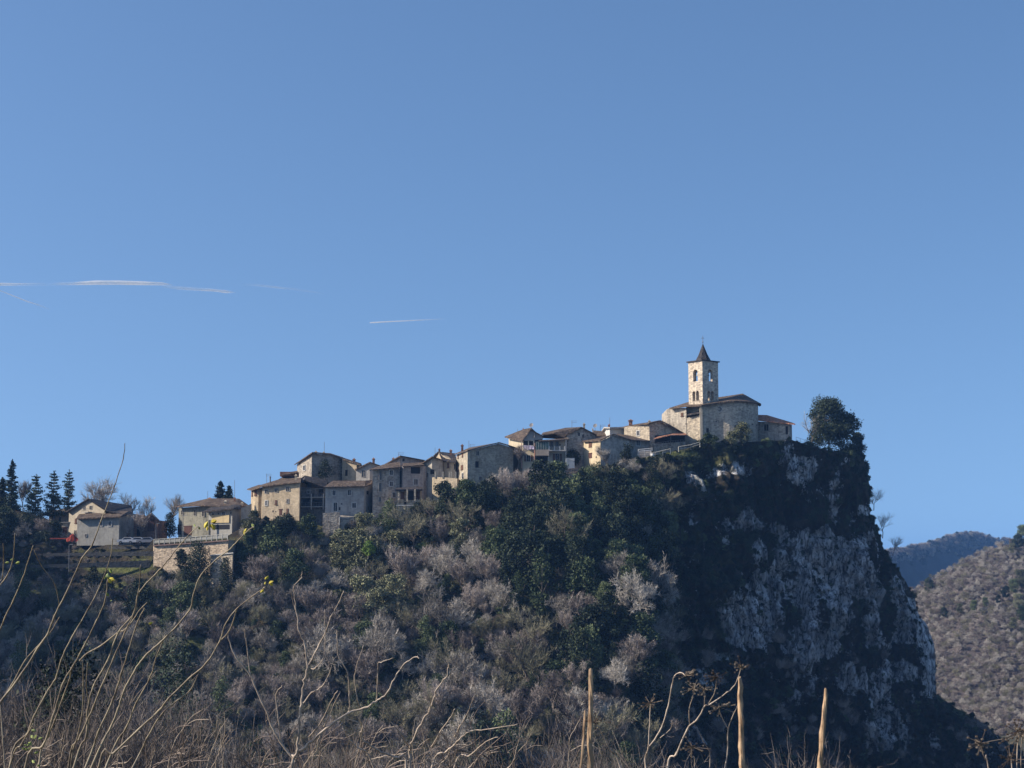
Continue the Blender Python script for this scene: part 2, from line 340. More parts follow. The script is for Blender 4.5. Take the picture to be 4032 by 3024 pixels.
def build_hill():
    back = [3, 8, 20, 45, 90]; V = []; rock = []; grass = []; cols = []
    def gmask(px, py):
        n = fbm((px*.01, py*.02, 0), 1, 3)*.5
        v = 0
        for x, y, a, b, w in ((470, 2235, 130, 22, 1.0), (560, 2215, 60, 16, 1.0), (210, 2335, 160, 14, 1.0), (470, 2330, 110, 50, .7), (520, 2300, 60, 20, .8), (800, 2560, 130, 22, .9), (2650, 1790, 120, 18, .9), (2480, 1815, 60, 14, .7)):
            v = max(v, w*(1.3-((px-x)/a)**2-((py-y)/b)**2))
        return max(0, min(1, (v+n)*1.2))
    for i in range(NC):
        c = []; t0 = G[i][0]
        for d in reversed(back): c.append((Vector((t0.x*(1+d/t0.y), t0.y+d, t0.z-d*(.03 if PXB[i] < 1000 else .12))), -1, 0))
        for j in range(NR): c.append((G[i][j], INFO[i][j][2], gmask(INFO[i][j][0], INFO[i][j][1]) if INFO[i][j][0] < 2900 else 0))
        b = G[i][-1]; c.append((b+Vector((0, -15, -12)), -1, 0)); c.append((b+Vector((0, -45, -34)), -1, 0)); cols.append(c)
    for k in range(1, 15):   # round the right end of the spur and back along its far side
        a = k/14; c = []
        for idx, (p, r, g) in enumerate(cols[NC-1]):
            dx = -26*a*a+ 3*math.sin(a*2.2)*(1-a); dy = 130*a**1.3; nz = fbm(p+Vector((dx, dy, 5)), .12, 4)*2.5*(1 if k > 1 else .4)
            c.append((p+Vector((dx+nz, dy, 0)), r-.2, 0))
        cols.append(c)
    H = len(cols[0]); V = [x[0] for c in cols for x in c]; R = [x[1] for c in cols for x in c]; Gm = [x[2] for c in cols for x in c]
    Q = [(i*H+j, i*H+j+1, (i+1)*H+j+1, (i+1)*H+j) for i in range(len(cols)-1) for j in range(H-1)]
    m, nt, b = newmat('hill_ground'); co = texco(nt)
    ar = nt.nodes.new('ShaderNodeAttribute'); ar.attribute_name = 'rock'; ag = nt.nodes.new('ShaderNodeAttribute'); ag.attribute_name = 'grass'
    n1 = noisen(nt, co, .35, 7, .7); earth = ramp(nt, n1, [(.35, (.02, .019, .014)), (.5, (.045, .037, .027)), (.65, (.10, .08, .055))])
    # limestone with vertical streaks
    cs = texco(nt, (1, 1, .28)); n2 = noisen(nt, cs, .55, 8, .72); rockc = ramp(nt, n2, [(.36, (.06, .06, .065)), (.43, (.28, .27, .27)), (.5, (.64, .63, .63)), (.62, (.88, .87, .87))])
    n3 = noisen(nt, texco(nt, (1, 1, .5)), 1.6, 7, .75); cr = ramp(nt, n3, [(.40, (.04, .04, .05)), (.47, (1, 1, 1))])
    rc = mix(nt, rockc.outputs[0], cr.outputs[0], .95, 'MULTIPLY')
    dn = N(nt, 'ShaderNodeTexNoise', Scale=.8, Detail=4); nt.links.new(texco(nt, (1, 1, .4)), dn.inputs['Vector']); wv = N(nt, 'ShaderNodeVectorMath', operation='MULTIPLY_ADD'); nt.links.new(dn.outputs['Color'], wv.inputs[0]); wv.inputs[1].default_value = (1.6, 1.6, 1.6); nt.links.new(texco(nt, (1, 1, .42)), wv.inputs[2])
    ve = N(nt, 'ShaderNodeTexVoronoi', Scale=.42); ve.feature = 'DISTANCE_TO_EDGE'; nt.links.new(wv.outputs[0], ve.inputs['Vector']); ce = ramp(nt, ve.outputs['Distance'], [(.0, (.05, .05, .06)), (.07, (.9, .9, .9)), (.3, (1.1, 1.08, 1.05))]); rc = mix(nt, rc, ce.outputs[0], .85, 'MULTIPLY')
    st = noisen(nt, texco(nt, (1, 1, .15)), .22, 4, .6); sr = ramp(nt, st, [(.36, (.68, .67, .67)), (.48, (1, .99, .98)), (.62, (1.15, 1.15, 1.15))]); rc = mix(nt, rc, sr.outputs[0], .9, 'MULTIPLY')
    mk = N(nt, 'ShaderNodeMath', operation='MULTIPLY_ADD'); nt.links.new(noisen(nt, co, .9, 6, .75), mk.inputs[0]); mk.inputs[1].default_value = 1.0
    hf = N(nt, 'ShaderNodeMath', operation='MULTIPLY_ADD'); nt.links.new(ar.outputs['Fac'], hf.inputs[0]); hf.inputs[1].default_value = .5; hf.inputs[2].default_value = -.11; nt.links.new(hf.outputs[0], mk.inputs[2])
    mr = ramp(nt, mk.outputs[0], [(.0, 0), (1.0, 1)]); mr.color_ramp.elements[0].position = 0.62; mr.color_ramp.elements[1].position = 0.70
    col = mix(nt, earth.outputs[0], rc, mr.outputs[0])
    n4 = noisen(nt, co, 1.3, 5, .7); gr = ramp(nt, n4, [(.35, (.08, .10, .035)), (.6, (.19, .20, .07)), (.75, (.28, .25, .13))])
    col = mix(nt, col, gr.outputs[0], ag.outputs['Fac'])
    nt.links.new(col, b.inputs['Base Color']); bump(nt, b, n3, 1.0, 1.2)
    me = bpy.data.meshes.new('hill'); me.from_pydata([tuple(v) for v in V], [], Q); me.materials.append(m)
    for nm, d in (('rock', R), ('grass', Gm)):
        a = me.attributes.new(nm, 'FLOAT', 'POINT'); a.data.foreach_set('value', np.array(d, np.float32))
    me.polygons.foreach_set('use_smooth', [True]*len(me.polygons)); me.update()
    o = bpy.data.objects.new('hill', me); C.objects.link(o); tag(o, 'wooded limestone spur with a bare cliff carrying the village', 'hill', None, 'structure')
build_hill()

def gz(x, y):
    z = -1.7-.03*min(y, 8) if y > -5 else -1.5
    if y > 8: z -= .25*(min(y, 240)-8)
    z = max(z, -62) if y < 420 else max(z, -62)
    if y > 8: z += fbm((x, y, 0), .05, 3)*min(1.2, (y-8)*.05)
    elif abs(x) < 40: z += fbm((x, y, 0), .4, 3)*.06
    return z
def build_ground():
    ys = [-60, -20, -8, -4, -2, 0, 1, 2, 3, 4, 5, 6, 7, 8, 9, 10, 12, 15, 20, 26, 33, 41, 50, 60, 72, 85, 100, 118, 138, 160, 185, 215, 240, 260, 300, 350, 420, 520, 700, 1000, 1600, 2600, 4500, 8000]
    xs = [-5500, -3500, -1800, -900, -500, -320, -220, -150, -110, -80, -60, -45, -34, -25, -18, -13, -9, -6, -4, -2, 0]; xs += [-x for x in xs[-2::-1]]
    V = [(x, y, gz(x, y)) for y in ys for x in xs]; W = len(xs)
    Q = [(j*W+i, j*W+i+1, (j+1)*W+i+1, (j+1)*W+i) for j in range(len(ys)-1) for i in range(W-1)]
    m, nt, b = newmat('meadow_ground'); co = texco(nt)
    r = ramp(nt, noisen(nt, co, .5, 7, .7), [(.35, (.04, .04, .02)), (.5, (.08, .07, .04)), (.65, (.12, .11, .06))]); nt.links.new(r.outputs[0], b.inputs['Base Color'])
    me = bpy.data.meshes.new('ground'); me.from_pydata(V, [], Q); me.materials.append(m); me.update()
    o = bpy.data.objects.new('ground', me); C.objects.link(o); tag(o, 'brown valley ground falling away from the viewer', 'ground', None, 'structure')
build_ground()

def ridge_hill(name, label, tab, px0, px1, ytop, ybot, pybot, nc, nrw, amp, mat, yskew=0):
    V = []; Gd = []
    for i in range(nc):
        px = px0+(px1-px0)*i/(nc-1); tp = lerp_tab(tab, px); col = []
        for j in range(nrw):
            t = j/(nrw-1); py = tp+(pybot-tp)*t; Y = ytop+(ybot-ytop)*t+yskew*(px-px0)/(px1-px0)
            p = at(px, py, Y); n = fbm(p, .9/amp/8, 4)*amp+fbm(p, .02, 3)*amp*.5; p += Vector((0, -.6, .6))*n*min(1, .25+t*5); col.append(p)
        Gd.append(col)
    for c in Gd:
        t0 = c[0]; V += [t0+Vector((0, 500, -120)), t0+Vector((0, 60, -14))]+c+[c[-1]+Vector((0, -30, -70))]
    H = nrw+3; Q = [(i*H+j, i*H+j+1, (i+1)*H+j+1, (i+1)*H+j) for i in range(nc-1) for j in range(H-1)]
    me = bpy.data.meshes.new(name); me.from_pydata([tuple(v) for v in V], [], Q); me.materials.append(mat); me.polygons.foreach_set('use_smooth', [True]*len(me.polygons)); me.update()
    o = bpy.data.objects.new(name, me); C.objects.link(o); tag(o, label, 'hill', None, 'structure'); return Gd
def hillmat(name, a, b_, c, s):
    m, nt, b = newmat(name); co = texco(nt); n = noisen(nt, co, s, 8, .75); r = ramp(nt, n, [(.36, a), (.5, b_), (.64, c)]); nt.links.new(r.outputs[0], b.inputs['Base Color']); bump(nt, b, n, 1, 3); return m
RT = [(3000, 2480), (3400, 2380), (3560, 2340), (3623, 2318), (3680, 2275), (3741, 2250), (3800, 2215), (3864, 2183), (3940, 2146), (4032, 2132), (4300, 2050), (4700, 1950)]
RH = ridge_hill('hills', 'sunlit purple brown wooded hillside right of the cliff', RT, 3100, 4700, 760, 520, 3300, 160, 90, 5, hillmat('bare_wood_hill', (.07, .058, .055), (.12, .098, .09), (.18, .15, .135), .12))
FT = [(3000, 2240), (3400, 2205), (3541, 2180), (3600, 2168), (3669, 2152), (3720, 2130), (3771, 2116), (3830, 2112), (3874, 2123), (3946, 2138), (4100, 2160), (4400, 2240)]
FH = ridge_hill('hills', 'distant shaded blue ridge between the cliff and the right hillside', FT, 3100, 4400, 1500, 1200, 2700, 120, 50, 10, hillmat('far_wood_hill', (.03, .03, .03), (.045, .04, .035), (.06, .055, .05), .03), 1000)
# unseen rise added left of the frame, shaped to shade the terraced bank
def shade_rise():
    m = hillmat('left_rise_ground', (.03, .03, .02), (.05, .05, .03), (.08, .07, .05), .2); V = []; nx, ny = 26, 24
    for i in range(nx):
        for j in range(ny):
            y = 250+j*10; x = -260+i*5.6-max(0, y-330)*.42; e = max(0, 1-((x+185+max(0, y-330)*.42)/68)**2); f = max(0, 1-((y-350)/105)**2)
            V.append((x, y, -45+72*min(1, e*1.3)*min(1, f*1.4)+fbm((x, y, 0), .05)*2))
    Q = [(i*ny+j, (i+1)*ny+j, (i+1)*ny+j+1, i*ny+j+1) for i in range(nx-1) for j in range(ny-1)]
    me = bpy.data.meshes.new('hills'); me.from_pydata(V, [], Q); me.materials.append(m); me.update(); o = bpy.data.objects.new('hills', me); C.objects.link(o)
    tag(o, 'wooded rise beyond the left edge above the shaded bank', 'hill', None, 'structure')
shade_rise()

# ---------------- houses ----------------
def rowv(r): return [at(*p) if not isinstance(p, Vector) else p for p in r]
def Ero(eave, ridge, back=True):
    e = rowv(eave); r = rowv(ridge); rows = [e, r]
    if back: rows.append([b+Vector((-(a.x-b.x)*.2, b.y-a.y, a.z-b.z)) for a, b in zip(e, r)])
    return rows
def Gro(front, dy): f = rowv(front); return [f, [p+Vector((0, dy, 0)) for p in f]]
def hitwall(segs, px, py):
    d = ray(px, py); best = None
    for a, b in segs:
        ex, ey = b.x-a.x, b.y-a.y; den = d.x*ey-d.y*ex
        if abs(den) < 1e-9: continue
        s = (a.x*ey-a.y*ex)/den; q = d*s; L2 = ex*ex+ey*ey; u = ((q.x-a.x)*ex+(q.y-a.y)*ey)/L2
        if -.02 <= u <= 1.02 and s > 0 and (best is None or s < best[0]):
            t = Vector((ex, ey, 0)).normalized(); n = Vector((t.y, -t.x, 0))
            if n.y > 0 and abs(n.y) > .05: n = -n
            best = (s, q, t, n)
    return best
def put_window(root, segs, w, wm=None):
    px, py, wp, hp, kind = w[:5]; h = hitwall(segs, px, py)
    if not h: return
    _, q, t, n = h; sc = q.y/F; hh = hp*sc/2; ww = min(wp*sc/max(.25, abs(t.x)), 3.2)/2
    if kind in 'wsg':       # window with surround, pane, optional shutters
        f = MB(); b = .13 if kind != 'g' else .07; o = q+n*.05
        for dx, dz, sx, sz in ((-ww-b/2, 0, b/2, hh+b), (ww+b/2, 0, b/2, hh+b), (0, hh+b/2, ww, b/2), (0, -hh-b/2, ww+.06, b/2)):
            f.box(o+t*dx+Vector((0, 0, dz)), sx, .07, sz, t, n)
        f.box(o, .025, .03, hh, t, n)
        fo = f.build('window', WHITE if kind == 'w' else SURR, root)
        p = MB(); p.box(q+n*.01, ww, .02, hh, t, n); p.build('pane', GLASS, fo)
        if kind == 's':
            for sg in (-1, 1):
                s = MB(); s.box(q+n*.14+t*(sg*(ww*1.5+b)), ww*.5, .025, hh, t, n); s.build('shutter', SHUT, fo)
    elif kind == 'c':       # closed brown shutters
        s = MB(); s.box(q+n*.05, ww, .05, hh, t, n); s.box(q+n*.07-Vector((0, 0, hh+.06)), ww+.1, .1, .06, t, n); s.build('window', SHUT, root)
    elif kind == 'd':
        s = MB(); s.box(q+n*.03, ww, .04, hh, t, n); s.box(q+n*.05+Vector((0, 0, hh+.08)), ww+.12, .08, .08, t, n); s.build('door', DOOR, root)
    else:                    # no hole cut: near-black slab paints in the shade of an opening
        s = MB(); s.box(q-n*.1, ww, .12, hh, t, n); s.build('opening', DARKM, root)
ALLH = {}
def house(name, label, walls, base, depth, mat, roofs=(), wins=(), chims=(), cat='house', roofmat=None, th=.22, aerials=(), group=None, bury=5):
    W = [at(*p) for p in walls]; zb = min(at(walls[0][0], base, walls[0][2]).z, at(walls[-1][0], base, walls[-1][2]).z)
    cen = sum(W, Vector())/len(W); root = empty(name, (cen.x, cen.y+depth/2, zb), label, cat, group)
    bk = Vector((0, depth, 0)); ring = W+[W[-1]+bk, W[0]+bk]; zd = zb-bury
    m = MB(); n = len(ring)
    m.add(ring+[Vector((p.x, p.y, zd)) for p in ring], [(i, (i+1) % n, (i+1) % n+n, i+n) for i in range(n)]+[tuple(range(n))])
    m.build('wall', mat, root); segs = [(a, b) for a, b in zip(W, W[1:])]+[(W[-1], W[-1]+bk)]
    ro = None
    if roofs:
        m = MB()
        for r in roofs: m.slab(r, th)
        ro = m.build('roof', roofmat or TILE, root)
    for w in wins: put_window(root, segs, w)
    for c in chims:
        px, y0, y1, wp, Y = c[:5]; cm = c[5] if len(c) > 5 else BRICK; b = at(px, y0, Y); t = at(px, y1, Y); w = wp*Y/F/2; k = MB()
        zc = (b.z+t.z)/2-.3; hz = (t.z-b.z)/2+.3
        if cm == 'pipe':
            k.tube([b-Vector((0, 0, .6)), t-Vector((0, 0, .25))], w*.75, 8); k.tube([t-Vector((0, 0, .25)), t], [w*1.25, w*.9], 8); cm = METAL
        else:
            k.box(Vector((b.x, b.y, zc-.15)), w*.8, w*.8, hz-.2); k.box(Vector((b.x, b.y, t.z-.42)), w*1.15, w*1.15, .07)
            k.add([Vector((b.x+sx*w*1.0, b.y+sy*w*1.0, t.z-.33)) for sx, sy in ((-1, -1), (1, -1), (1, 1), (-1, 1))]+[Vector((b.x, b.y, t.z))], [(0, 1, 4), (1, 2, 4), (2, 3, 4), (3, 0, 4), (3, 2, 1, 0)])
        k.build('chimney', cm, ro or root)
    for px, y0, y1, Y, kd in aerials:
        b = at(px, y0, Y); t = at(px, y1, Y); k = MB(); k.tube([b-Vector((0, 0, .5)), t], .045, 5)
        if kd == 'yagi':
            for i, zz in enumerate((.15, .5)):
                k.tube([t+Vector((-.1, 0, -zz)), t+Vector((1.1, -.2, -zz+.05))], .025, 4)
                for u in (.1, .4, .7, 1.0): k.tube([t+Vector((u, -.45, -zz)), t+Vector((u, .25, -zz))], .018, 4)
        k.build('aerial', METAL, ro or root)
        if kd == 'dish':
            k = MB(); c0 = t+Vector((0, -.1, 0)); ax = Vector((-.45, -.8, .35)).normalized(); a = ax.cross(Vector((0, 0, 1))).normalized(); bb = ax.cross(a); vs = [c0-ax*.14]; fs = []
            for i in range(14): th_ = i*2*math.pi/14; vs.append(c0+(a*math.cos(th_)+bb*math.sin(th_))*.5)
            fs = [(0, 1+i, 1+(i+1) % 14) for i in range(14)]; k.add(vs, fs); k.build('satellite_dish', METAL, ro or root)
    ALLH[label] = (root, segs); return root, segs, ro
def rail(root, pts, h, posts, mat, name='railing', r=.04, panel=False):
    """railing along world points"""
    k = MB(); P = [Vector(p) for p in pts]
    for a, b in zip(P, P[1:]):
        k.tube([a+Vector((0, 0, h)), b+Vector((0, 0, h))], r, 4); k.tube([a+Vector((0, 0, h*.45)), b+Vector((0, 0, h*.45))], r*.7, 4)
        n = max(1, int((b-a).length/posts))
        for i in range(n+1):
            q = a.lerp(b, i/n); k.tube([q-Vector((0, 0, .2)), q+Vector((0, 0, h+.03))], r*1.2, 4)
    return k.build(name, mat, root)
CREAM = wallmat((.46, .40, .31), .12, .35); CREAM2 = wallmat((.48, .39, .275), .35, .5); GREYP = wallmat((.36, .345, .31), .15, .45)
STONE = wallmat((.47, .405, .315), .75, .5); STONE_G = wallmat((.39, .35, .30), .7, .6); OCHRE = wallmat((.56, .46, .31), .2, .5)
PINKP = wallmat((.43, .37, .33), .4, .55); WHITEP = wallmat((.62, .60, .56), .05, .2); DARKST = wallmat((.24, .215, .19), .7, .7); OLIVE = wallmat((.29, .275, .22), .3, .5)
TOWERST = wallmat((.56, .48, .385), .8, .4)
# --- left group
house('gabled_house', 'tall cream house with steep gable and attic balcony, left of the grey annex',
      [(272, 2012, 362), (347, 1968, 358), (414, 2012, 355)], 2130, 16, CREAM,
      [Gro([(262, 2012, 361), (347, 1962, 357), (424, 2012, 354)], 3), [rowv([(347, 1962, 357), (424, 2012, 354), (520, 2028, 353)]), rowv([(352, 1963, 372), (519, 1991, 370), (524, 2014, 366)])]],
      [(333, 1999, 9, 14, 'g'), (358, 1999, 10, 14, 'g'), (299, 2051, 9, 18, 'c'), (297, 2095, 8, 13, 'g')], [(437, 1996, 1982, 7, 362, CREAM)], roofmat=TILE_D)
r_, s_ = ALLH['tall cream house with steep gable and attic balcony, left of the grey annex']
k = MB(); q = hitwall(s_, 347, 2017); k.box(q[1]+q[3]*.45, 1.15, .5, .08, q[2], q[3]); b_ = k.build('balcony', SURR, r_); rail(r_, [q[1]+q[3]*.9-q[2]*1.1, q[1]+q[3]*.9+q[2]*1.1], .8, .4, METAL, 'railing', .03)
house('annex_house', 'grey plastered annex with low tiled lean-to roof below the cream gabled house',
      [(305, 2040, 352), (470, 2036, 350), (520, 2022, 358)], 2141, 10, GREYP,
      [[rowv([(300, 2041, 351), (474, 2033, 349)]), rowv([(312, 2024, 356), (507, 2012, 357)])], [rowv([(474, 2033, 349), (524, 2018, 358)]), rowv([(505, 2012, 357), (510, 2010, 364)])]],
      [(397, 2061, 12, 19, 'w'), (433, 2062, 11, 18, 'w'), (338, 2109, 7, 11, 'g'), (505, 2115, 10, 26, 'd')], bury=.4)
house('terrace_house', 'small cream house with flat roof terrace and brown door left of the gabled house',
      [(233, 2058, 362), (277, 2056, 362)], 2112, 8, CREAM, [Gro([(231, 2056, 361.6), (279, 2054, 361.6)], 8)], [(256, 2094, 18, 32, 'd')], th=.15, roofmat=SURR)
house('stone_cottage', 'low stone cottage with reddish roof partly behind the dark conifers',
      [(193, 2030, 372), (276, 2018, 372)], 2112, 7, STONE_G, [Ero([(190, 2030, 371), (279, 2015, 371)], [(200, 2012, 376), (276, 1998, 376)])], [(213, 2038, 6, 10, 'g'), (236, 2050, 9, 26, 'o')])
house('brick_house', 'reddish brick gabled building with big dark garage door behind the bare street trees',
      [(515, 2045, 360), (563, 2040, 360), (595, 2022, 359), (622, 2048, 359)], 2103, 10, BRICK,
      [[rowv([(563, 2040, 359), (597, 2019, 358), (626, 2048, 358)]), rowv([(565, 2040, 369), (599, 2019, 368), (628, 2048, 368)])], Ero([(512, 2042, 359), (566, 2040, 359)], [(520, 2030, 364), (570, 2026, 364)])],
      [(595, 2068, 26, 46, 'd'), (546, 2093, 15, 36, 'o')])
house('long_house', 'long olive grey house with wide hipped roof below two conical conifers',
      [(704, 2000, 362), (800, 1993, 358), (923, 1992, 355), (975, 1995, 360)], 2125, 14, OLIVE,
      [[rowv([(690, 1994, 361), (800, 1989, 356), (925, 1992, 353), (980, 1992, 359)]), rowv([(817, 1963, 366), (825, 1962, 366), (937, 1963, 366), (943, 1964, 366)]), rowv([(700, 1990, 375), (800, 1990, 375), (940, 1990, 375), (980, 1990, 375)])]],
      [(718, 2018, 8, 16, 'g'), (768, 2019, 10, 21, 'g'), (801, 2022, 10, 22, 'g'), (707, 2085, 18, 40, 'o'), (740, 2090, 34, 34, 'd')],
      [(888, 1990, 1968, 14, 358, CREAM), (924, 1976, 1956, 8, 361), (953, 1994, 1975, 9, 357, CREAM), (826, 1966, 1958, 18, 366)], aerials=[(818, 1962, 1934, 366, 'pole'), (924, 1960, 1890, 364, 'pole')])
house('porch_house', 'low porch annex with yellowish panel in front of the long olive house',
      [(822, 2014, 351), (915, 2003, 348), (950, 2001, 352)], 2122, 5, GREYP,
      [[rowv([(799, 2014, 350), (920, 1999, 346.5), (952, 2001, 351)]), rowv([(830, 1996, 355), (925, 1986, 355), (950, 1988, 355)])]],
      [(840, 2028, 12, 14, 'w'), (881, 2023, 12, 14, 'w'), (860, 2022, 6, 6, 'o'), (910, 2020, 7, 10, 'g')], roofmat=TILE_D, th=.3)
r_, s_ = ALLH['low porch annex with yellowish panel in front of the long olive house']
k = MB(); q = hitwall(s_, 870, 2043); k.box(q[1]+q[3]*.12, 2.35, .12, .85, q[2], q[3]); k.build('panel', wallmat((.55, .43, .25), .1, .3), r_)  # sunlit band of the porch front, put into the yellow colour
k = MB(); q = hitwall(s_, 870, 2075); k.box(q[1]-q[3]*.1, 2.3, .15, .5, q[2], q[3]); k.build('opening', DARKM, r_)  # near-black slab paints the shade of the ground floor
for px in (824, 827): k = MB(); p = at(px, 2085, 349.5); k.box(p, .16, .16, 2.0); k.build('pillar', CREAM, r_)
# --- bay house
house('bay_house', 'stone house with curved sunlit bay and long tiled eave above the green bushes',
      [(989, 1930, 356), (993, 1929, 353), (1004, 1927, 351.3), (1018, 1923, 350.8), (1031, 1919, 351), (1033, 1918, 348.5), (1100, 1906, 347), (1180, 1899, 345), (1186, 1899, 352)], 2055, 10, CREAM2,
      [[rowv([(973, 1925, 355), (990, 1928, 350), (1031, 1914, 347.4), (1100, 1905, 346), (1184, 1896, 344)]), rowv([(1018, 1909, 358), (1030, 1908, 358), (1062, 1898, 357), (1092, 1889, 356), (1186, 1880, 355)])],
       [rowv([(1092, 1890, 355), (1160, 1888, 353)]), rowv([(1118, 1875, 358), (1168, 1870, 358)])], [rowv([(1106, 1869, 355), (1170, 1858, 354)]), rowv([(1110, 1864, 359), (1172, 1853, 358)])]],
      [(1007, 1941, 10, 19, 'c'), (994, 1943, 6, 20, 'c'), (1049, 1935, 12, 14, 'g'), (1088, 1931, 13, 14, 'g'), (1134, 1926, 15, 16, 'g'), (1049, 1981, 8, 18, 'w'), (1087, 1978, 8, 17, 'c'), (1133, 1974, 8, 17, 'g'), (1105, 2018, 11, 22, 'd'), (1132, 2012, 8, 19, 'c'), (1075, 2013, 5, 7, 'o'), (1086, 2015, 4, 5, 'o')],
      [(1064, 1902, 1876, 7, 352, 'pipe'), (1165, 1892, 1866, 10, 350, OCHRE)], aerials=[(1050, 1902, 1865, 354, 'yagi')])
r_, s_ = ALLH['stone house with curved sunlit bay and long tiled eave above the green bushes']
k = MB(); k.box((at(1140, 1868, 357)), 1.9, 1.5, .5); k.build('dormer', BRICK, r_)
g = house('garden_wall', 'pale slanting garden wall joining the porch annex and the bay house', [(950, 2002, 350), (990, 1983, 351)], 2040, .4, wallmat((.40, .38, .33), .2, .4), cat='wall')
# --- tall corner house behind
house('corner_house', 'tall house with peak on its corner and one white framed window',
      [(1170, 1828, 366), (1228, 1785, 360), (1306, 1791, 363), (1352, 1808, 366)], 1900, 14, STONE_G,
      [[rowv([(1159, 1828, 366), (1229, 1780, 358.5), (1300, 1787, 362), (1354, 1804, 365)]), rowv([(1175, 1820, 374), (1240, 1780, 374), (1300, 1784, 374), (1350, 1800, 376)])]],
      [(1199, 1842, 9, 19, 'w'), (1262, 1868, 18, 22, 'o')], [(1244, 1786, 1774, 11, 366, STONE), (1275, 1788, 1776, 8, 366, STONE)], aerials=[(1277, 1782, 1740, 366, 'pole')])
house('rear_house', 'pale house with brick coping under a falling roof right of the tall corner house',
      [(1348, 1808, 364), (1404, 1826, 362), (1412, 1828, 366)], 1905, 10, CREAM2,
      [Ero([(1348, 1806, 363), (1420, 1830, 361)], [(1350, 1801, 369), (1422, 1824, 368)])], [(1364, 1862, 10, 24, 'o')], [(1394, 1824, 1803, 12, 364)])
house('balcony_house', 'dark shaded house with two open balconies between the bay house and the blue grey house',
      [(1182, 1918, 352), (1279, 1922, 351)], 2000, 9, DARKST, [Ero([(1178, 1906, 350), (1200, 1888, 350), (1232, 1898, 349.5), (1284, 1918, 349)], [(1182, 1884, 356), (1202, 1872, 356), (1240, 1880, 356), (1290, 1894, 356)])],
      [(1215, 1937, 9, 12, 'w'), (1230, 1950, 12, 14, 'o'), (1264, 1942, 20, 32, 'o'), (1205, 1978, 28, 26, 'o'), (1250, 1980, 40, 26, 'o')], roofmat=TILE_D)
r_, s_ = ALLH['dark shaded house with two open balconies between the bay house and the blue grey house']
for yy in (1959, 1996):
    k = MB(); q = hitwall(s_, 1235, yy); k.box(q[1]+q[3]*.7, 2.6, .7, .1, q[2], q[3]); k.build('balcony', SURR, r_); rail(r_, [q[1]+q[3]*1.3-q[2]*2.5, q[1]+q[3]*1.3+q[2]*2.5], .9, .35, METAL, 'railing', .03)
for px in (1226, 1273): k = MB(); k.box(at(px, 1975, 349.8), .12, .12, 1.7); k.build('pillar', SURR, r_)
house('blue_grey_house', 'square blue grey plastered house with four white framed windows',
      [(1281, 1920, 345), (1434, 1918, 347.5), (1464, 1912, 352)], 2070, 9, wallmat((.40, .385, .36), .3, .5),
      [Ero([(1276, 1917, 344), (1436, 1914, 346.5), (1466, 1903, 351)], [(1310, 1893, 350), (1440, 1892, 351), (1466, 1890, 355)])],
      [(1315, 1941, 11, 20, 'w'), (1375, 1940, 12, 20, 'w'), (1320, 1996, 14, 34, 'w'), (1394, 1990, 14, 19, 'w'), (1345, 1984, 6, 5, 'o'), (1447, 1940, 6, 14, 'o'), (1337, 2003, 6, 12, 'o')])
house('terrace_wall', 'stone terrace wall with white downpipe below the square blue grey house',
      [(1271, 2020, 342), (1337, 2017, 342), (1339, 2037, 342.5), (1436, 2034, 344)], 2075, 3, STONE_G, cat='wall')
r_, s_ = ALLH['stone terrace wall with white downpipe below the square blue grey house']
k = MB(); k.tube([at(1337, 2036, 341.7), at(1336, 2068, 341.7)], .09, 6); k.build('downpipe', WHITE, r_)
house('gable_house', 'narrow pale gabled house tucked behind with one grey window and a pointed chimney',
      [(1402, 1848, 357), (1456, 1823, 356), (1510, 1838, 357)], 1905, 12, wallmat((.36, .34, .31), .15, .4), [Gro([(1397, 1847, 356.4), (1456, 1818, 355.4), (1515, 1838, 356.4)], 12)], [(1431, 1865, 14, 27, 'g')], [(1471, 1826, 1801, 11, 359)])
# --- tall grey house
house('tall_grey_house', 'tall narrow stone house of four storeys with long dark staircase windows',
      [(1468, 1851, 348), (1530, 1846, 348.6), (1574, 1842, 350)], 1982, 12, STONE_G,
      [[rowv([(1454, 1849, 347), (1530, 1843, 347.6), (1576, 1838, 349)]), rowv([(1508, 1829, 354), (1545, 1822, 354), (1576, 1818, 355)])]],
      [(1498, 1873, 8, 34, 'g'), (1497, 1918, 9, 33, 'g'), (1496, 1966, 8, 18, 'g'), (1540, 1861, 12, 18, 'w'), (1540, 1905, 12, 18, 'w'), (1551, 1949, 12, 20, 'w')])
house('ridge_house', 'pinkish house with long sloping roofline and recessed dark loggia beside the tall narrow house',
      [(1510, 1834, 358), (1576, 1799, 356), (1668, 1815, 357)], 1900, 12, PINKP,
      [Gro([(1504, 1833, 357), (1576, 1793, 355), (1672, 1811, 356)], 12)], [(1589, 1811, 8, 12, 'o')], [(1549, 1808, 1800, 10, 358)], aerials=[(1570, 1796, 1780, 357, 'yagi')])
house('loggia_house', 'plastered house with dark loggia storey and single window above the porch roof',
      [(1576, 1838, 352), (1588, 1834, 349), (1668, 1832, 351), (1706, 1850, 354)], 1990, 8, PINKP,
      [Ero([(1584, 1836, 348), (1670, 1830, 350)], [(1586, 1824, 354), (1670, 1820, 356)], False)],
      [(1636, 1852, 36, 26, 'o'), (1637, 1898, 14, 22, 'w'), (1579, 1880, 5, 50, 'o'), (1690, 1900, 8, 12, 'o')])  # tall narrow dark slab paints the shaded gap beside the tall house
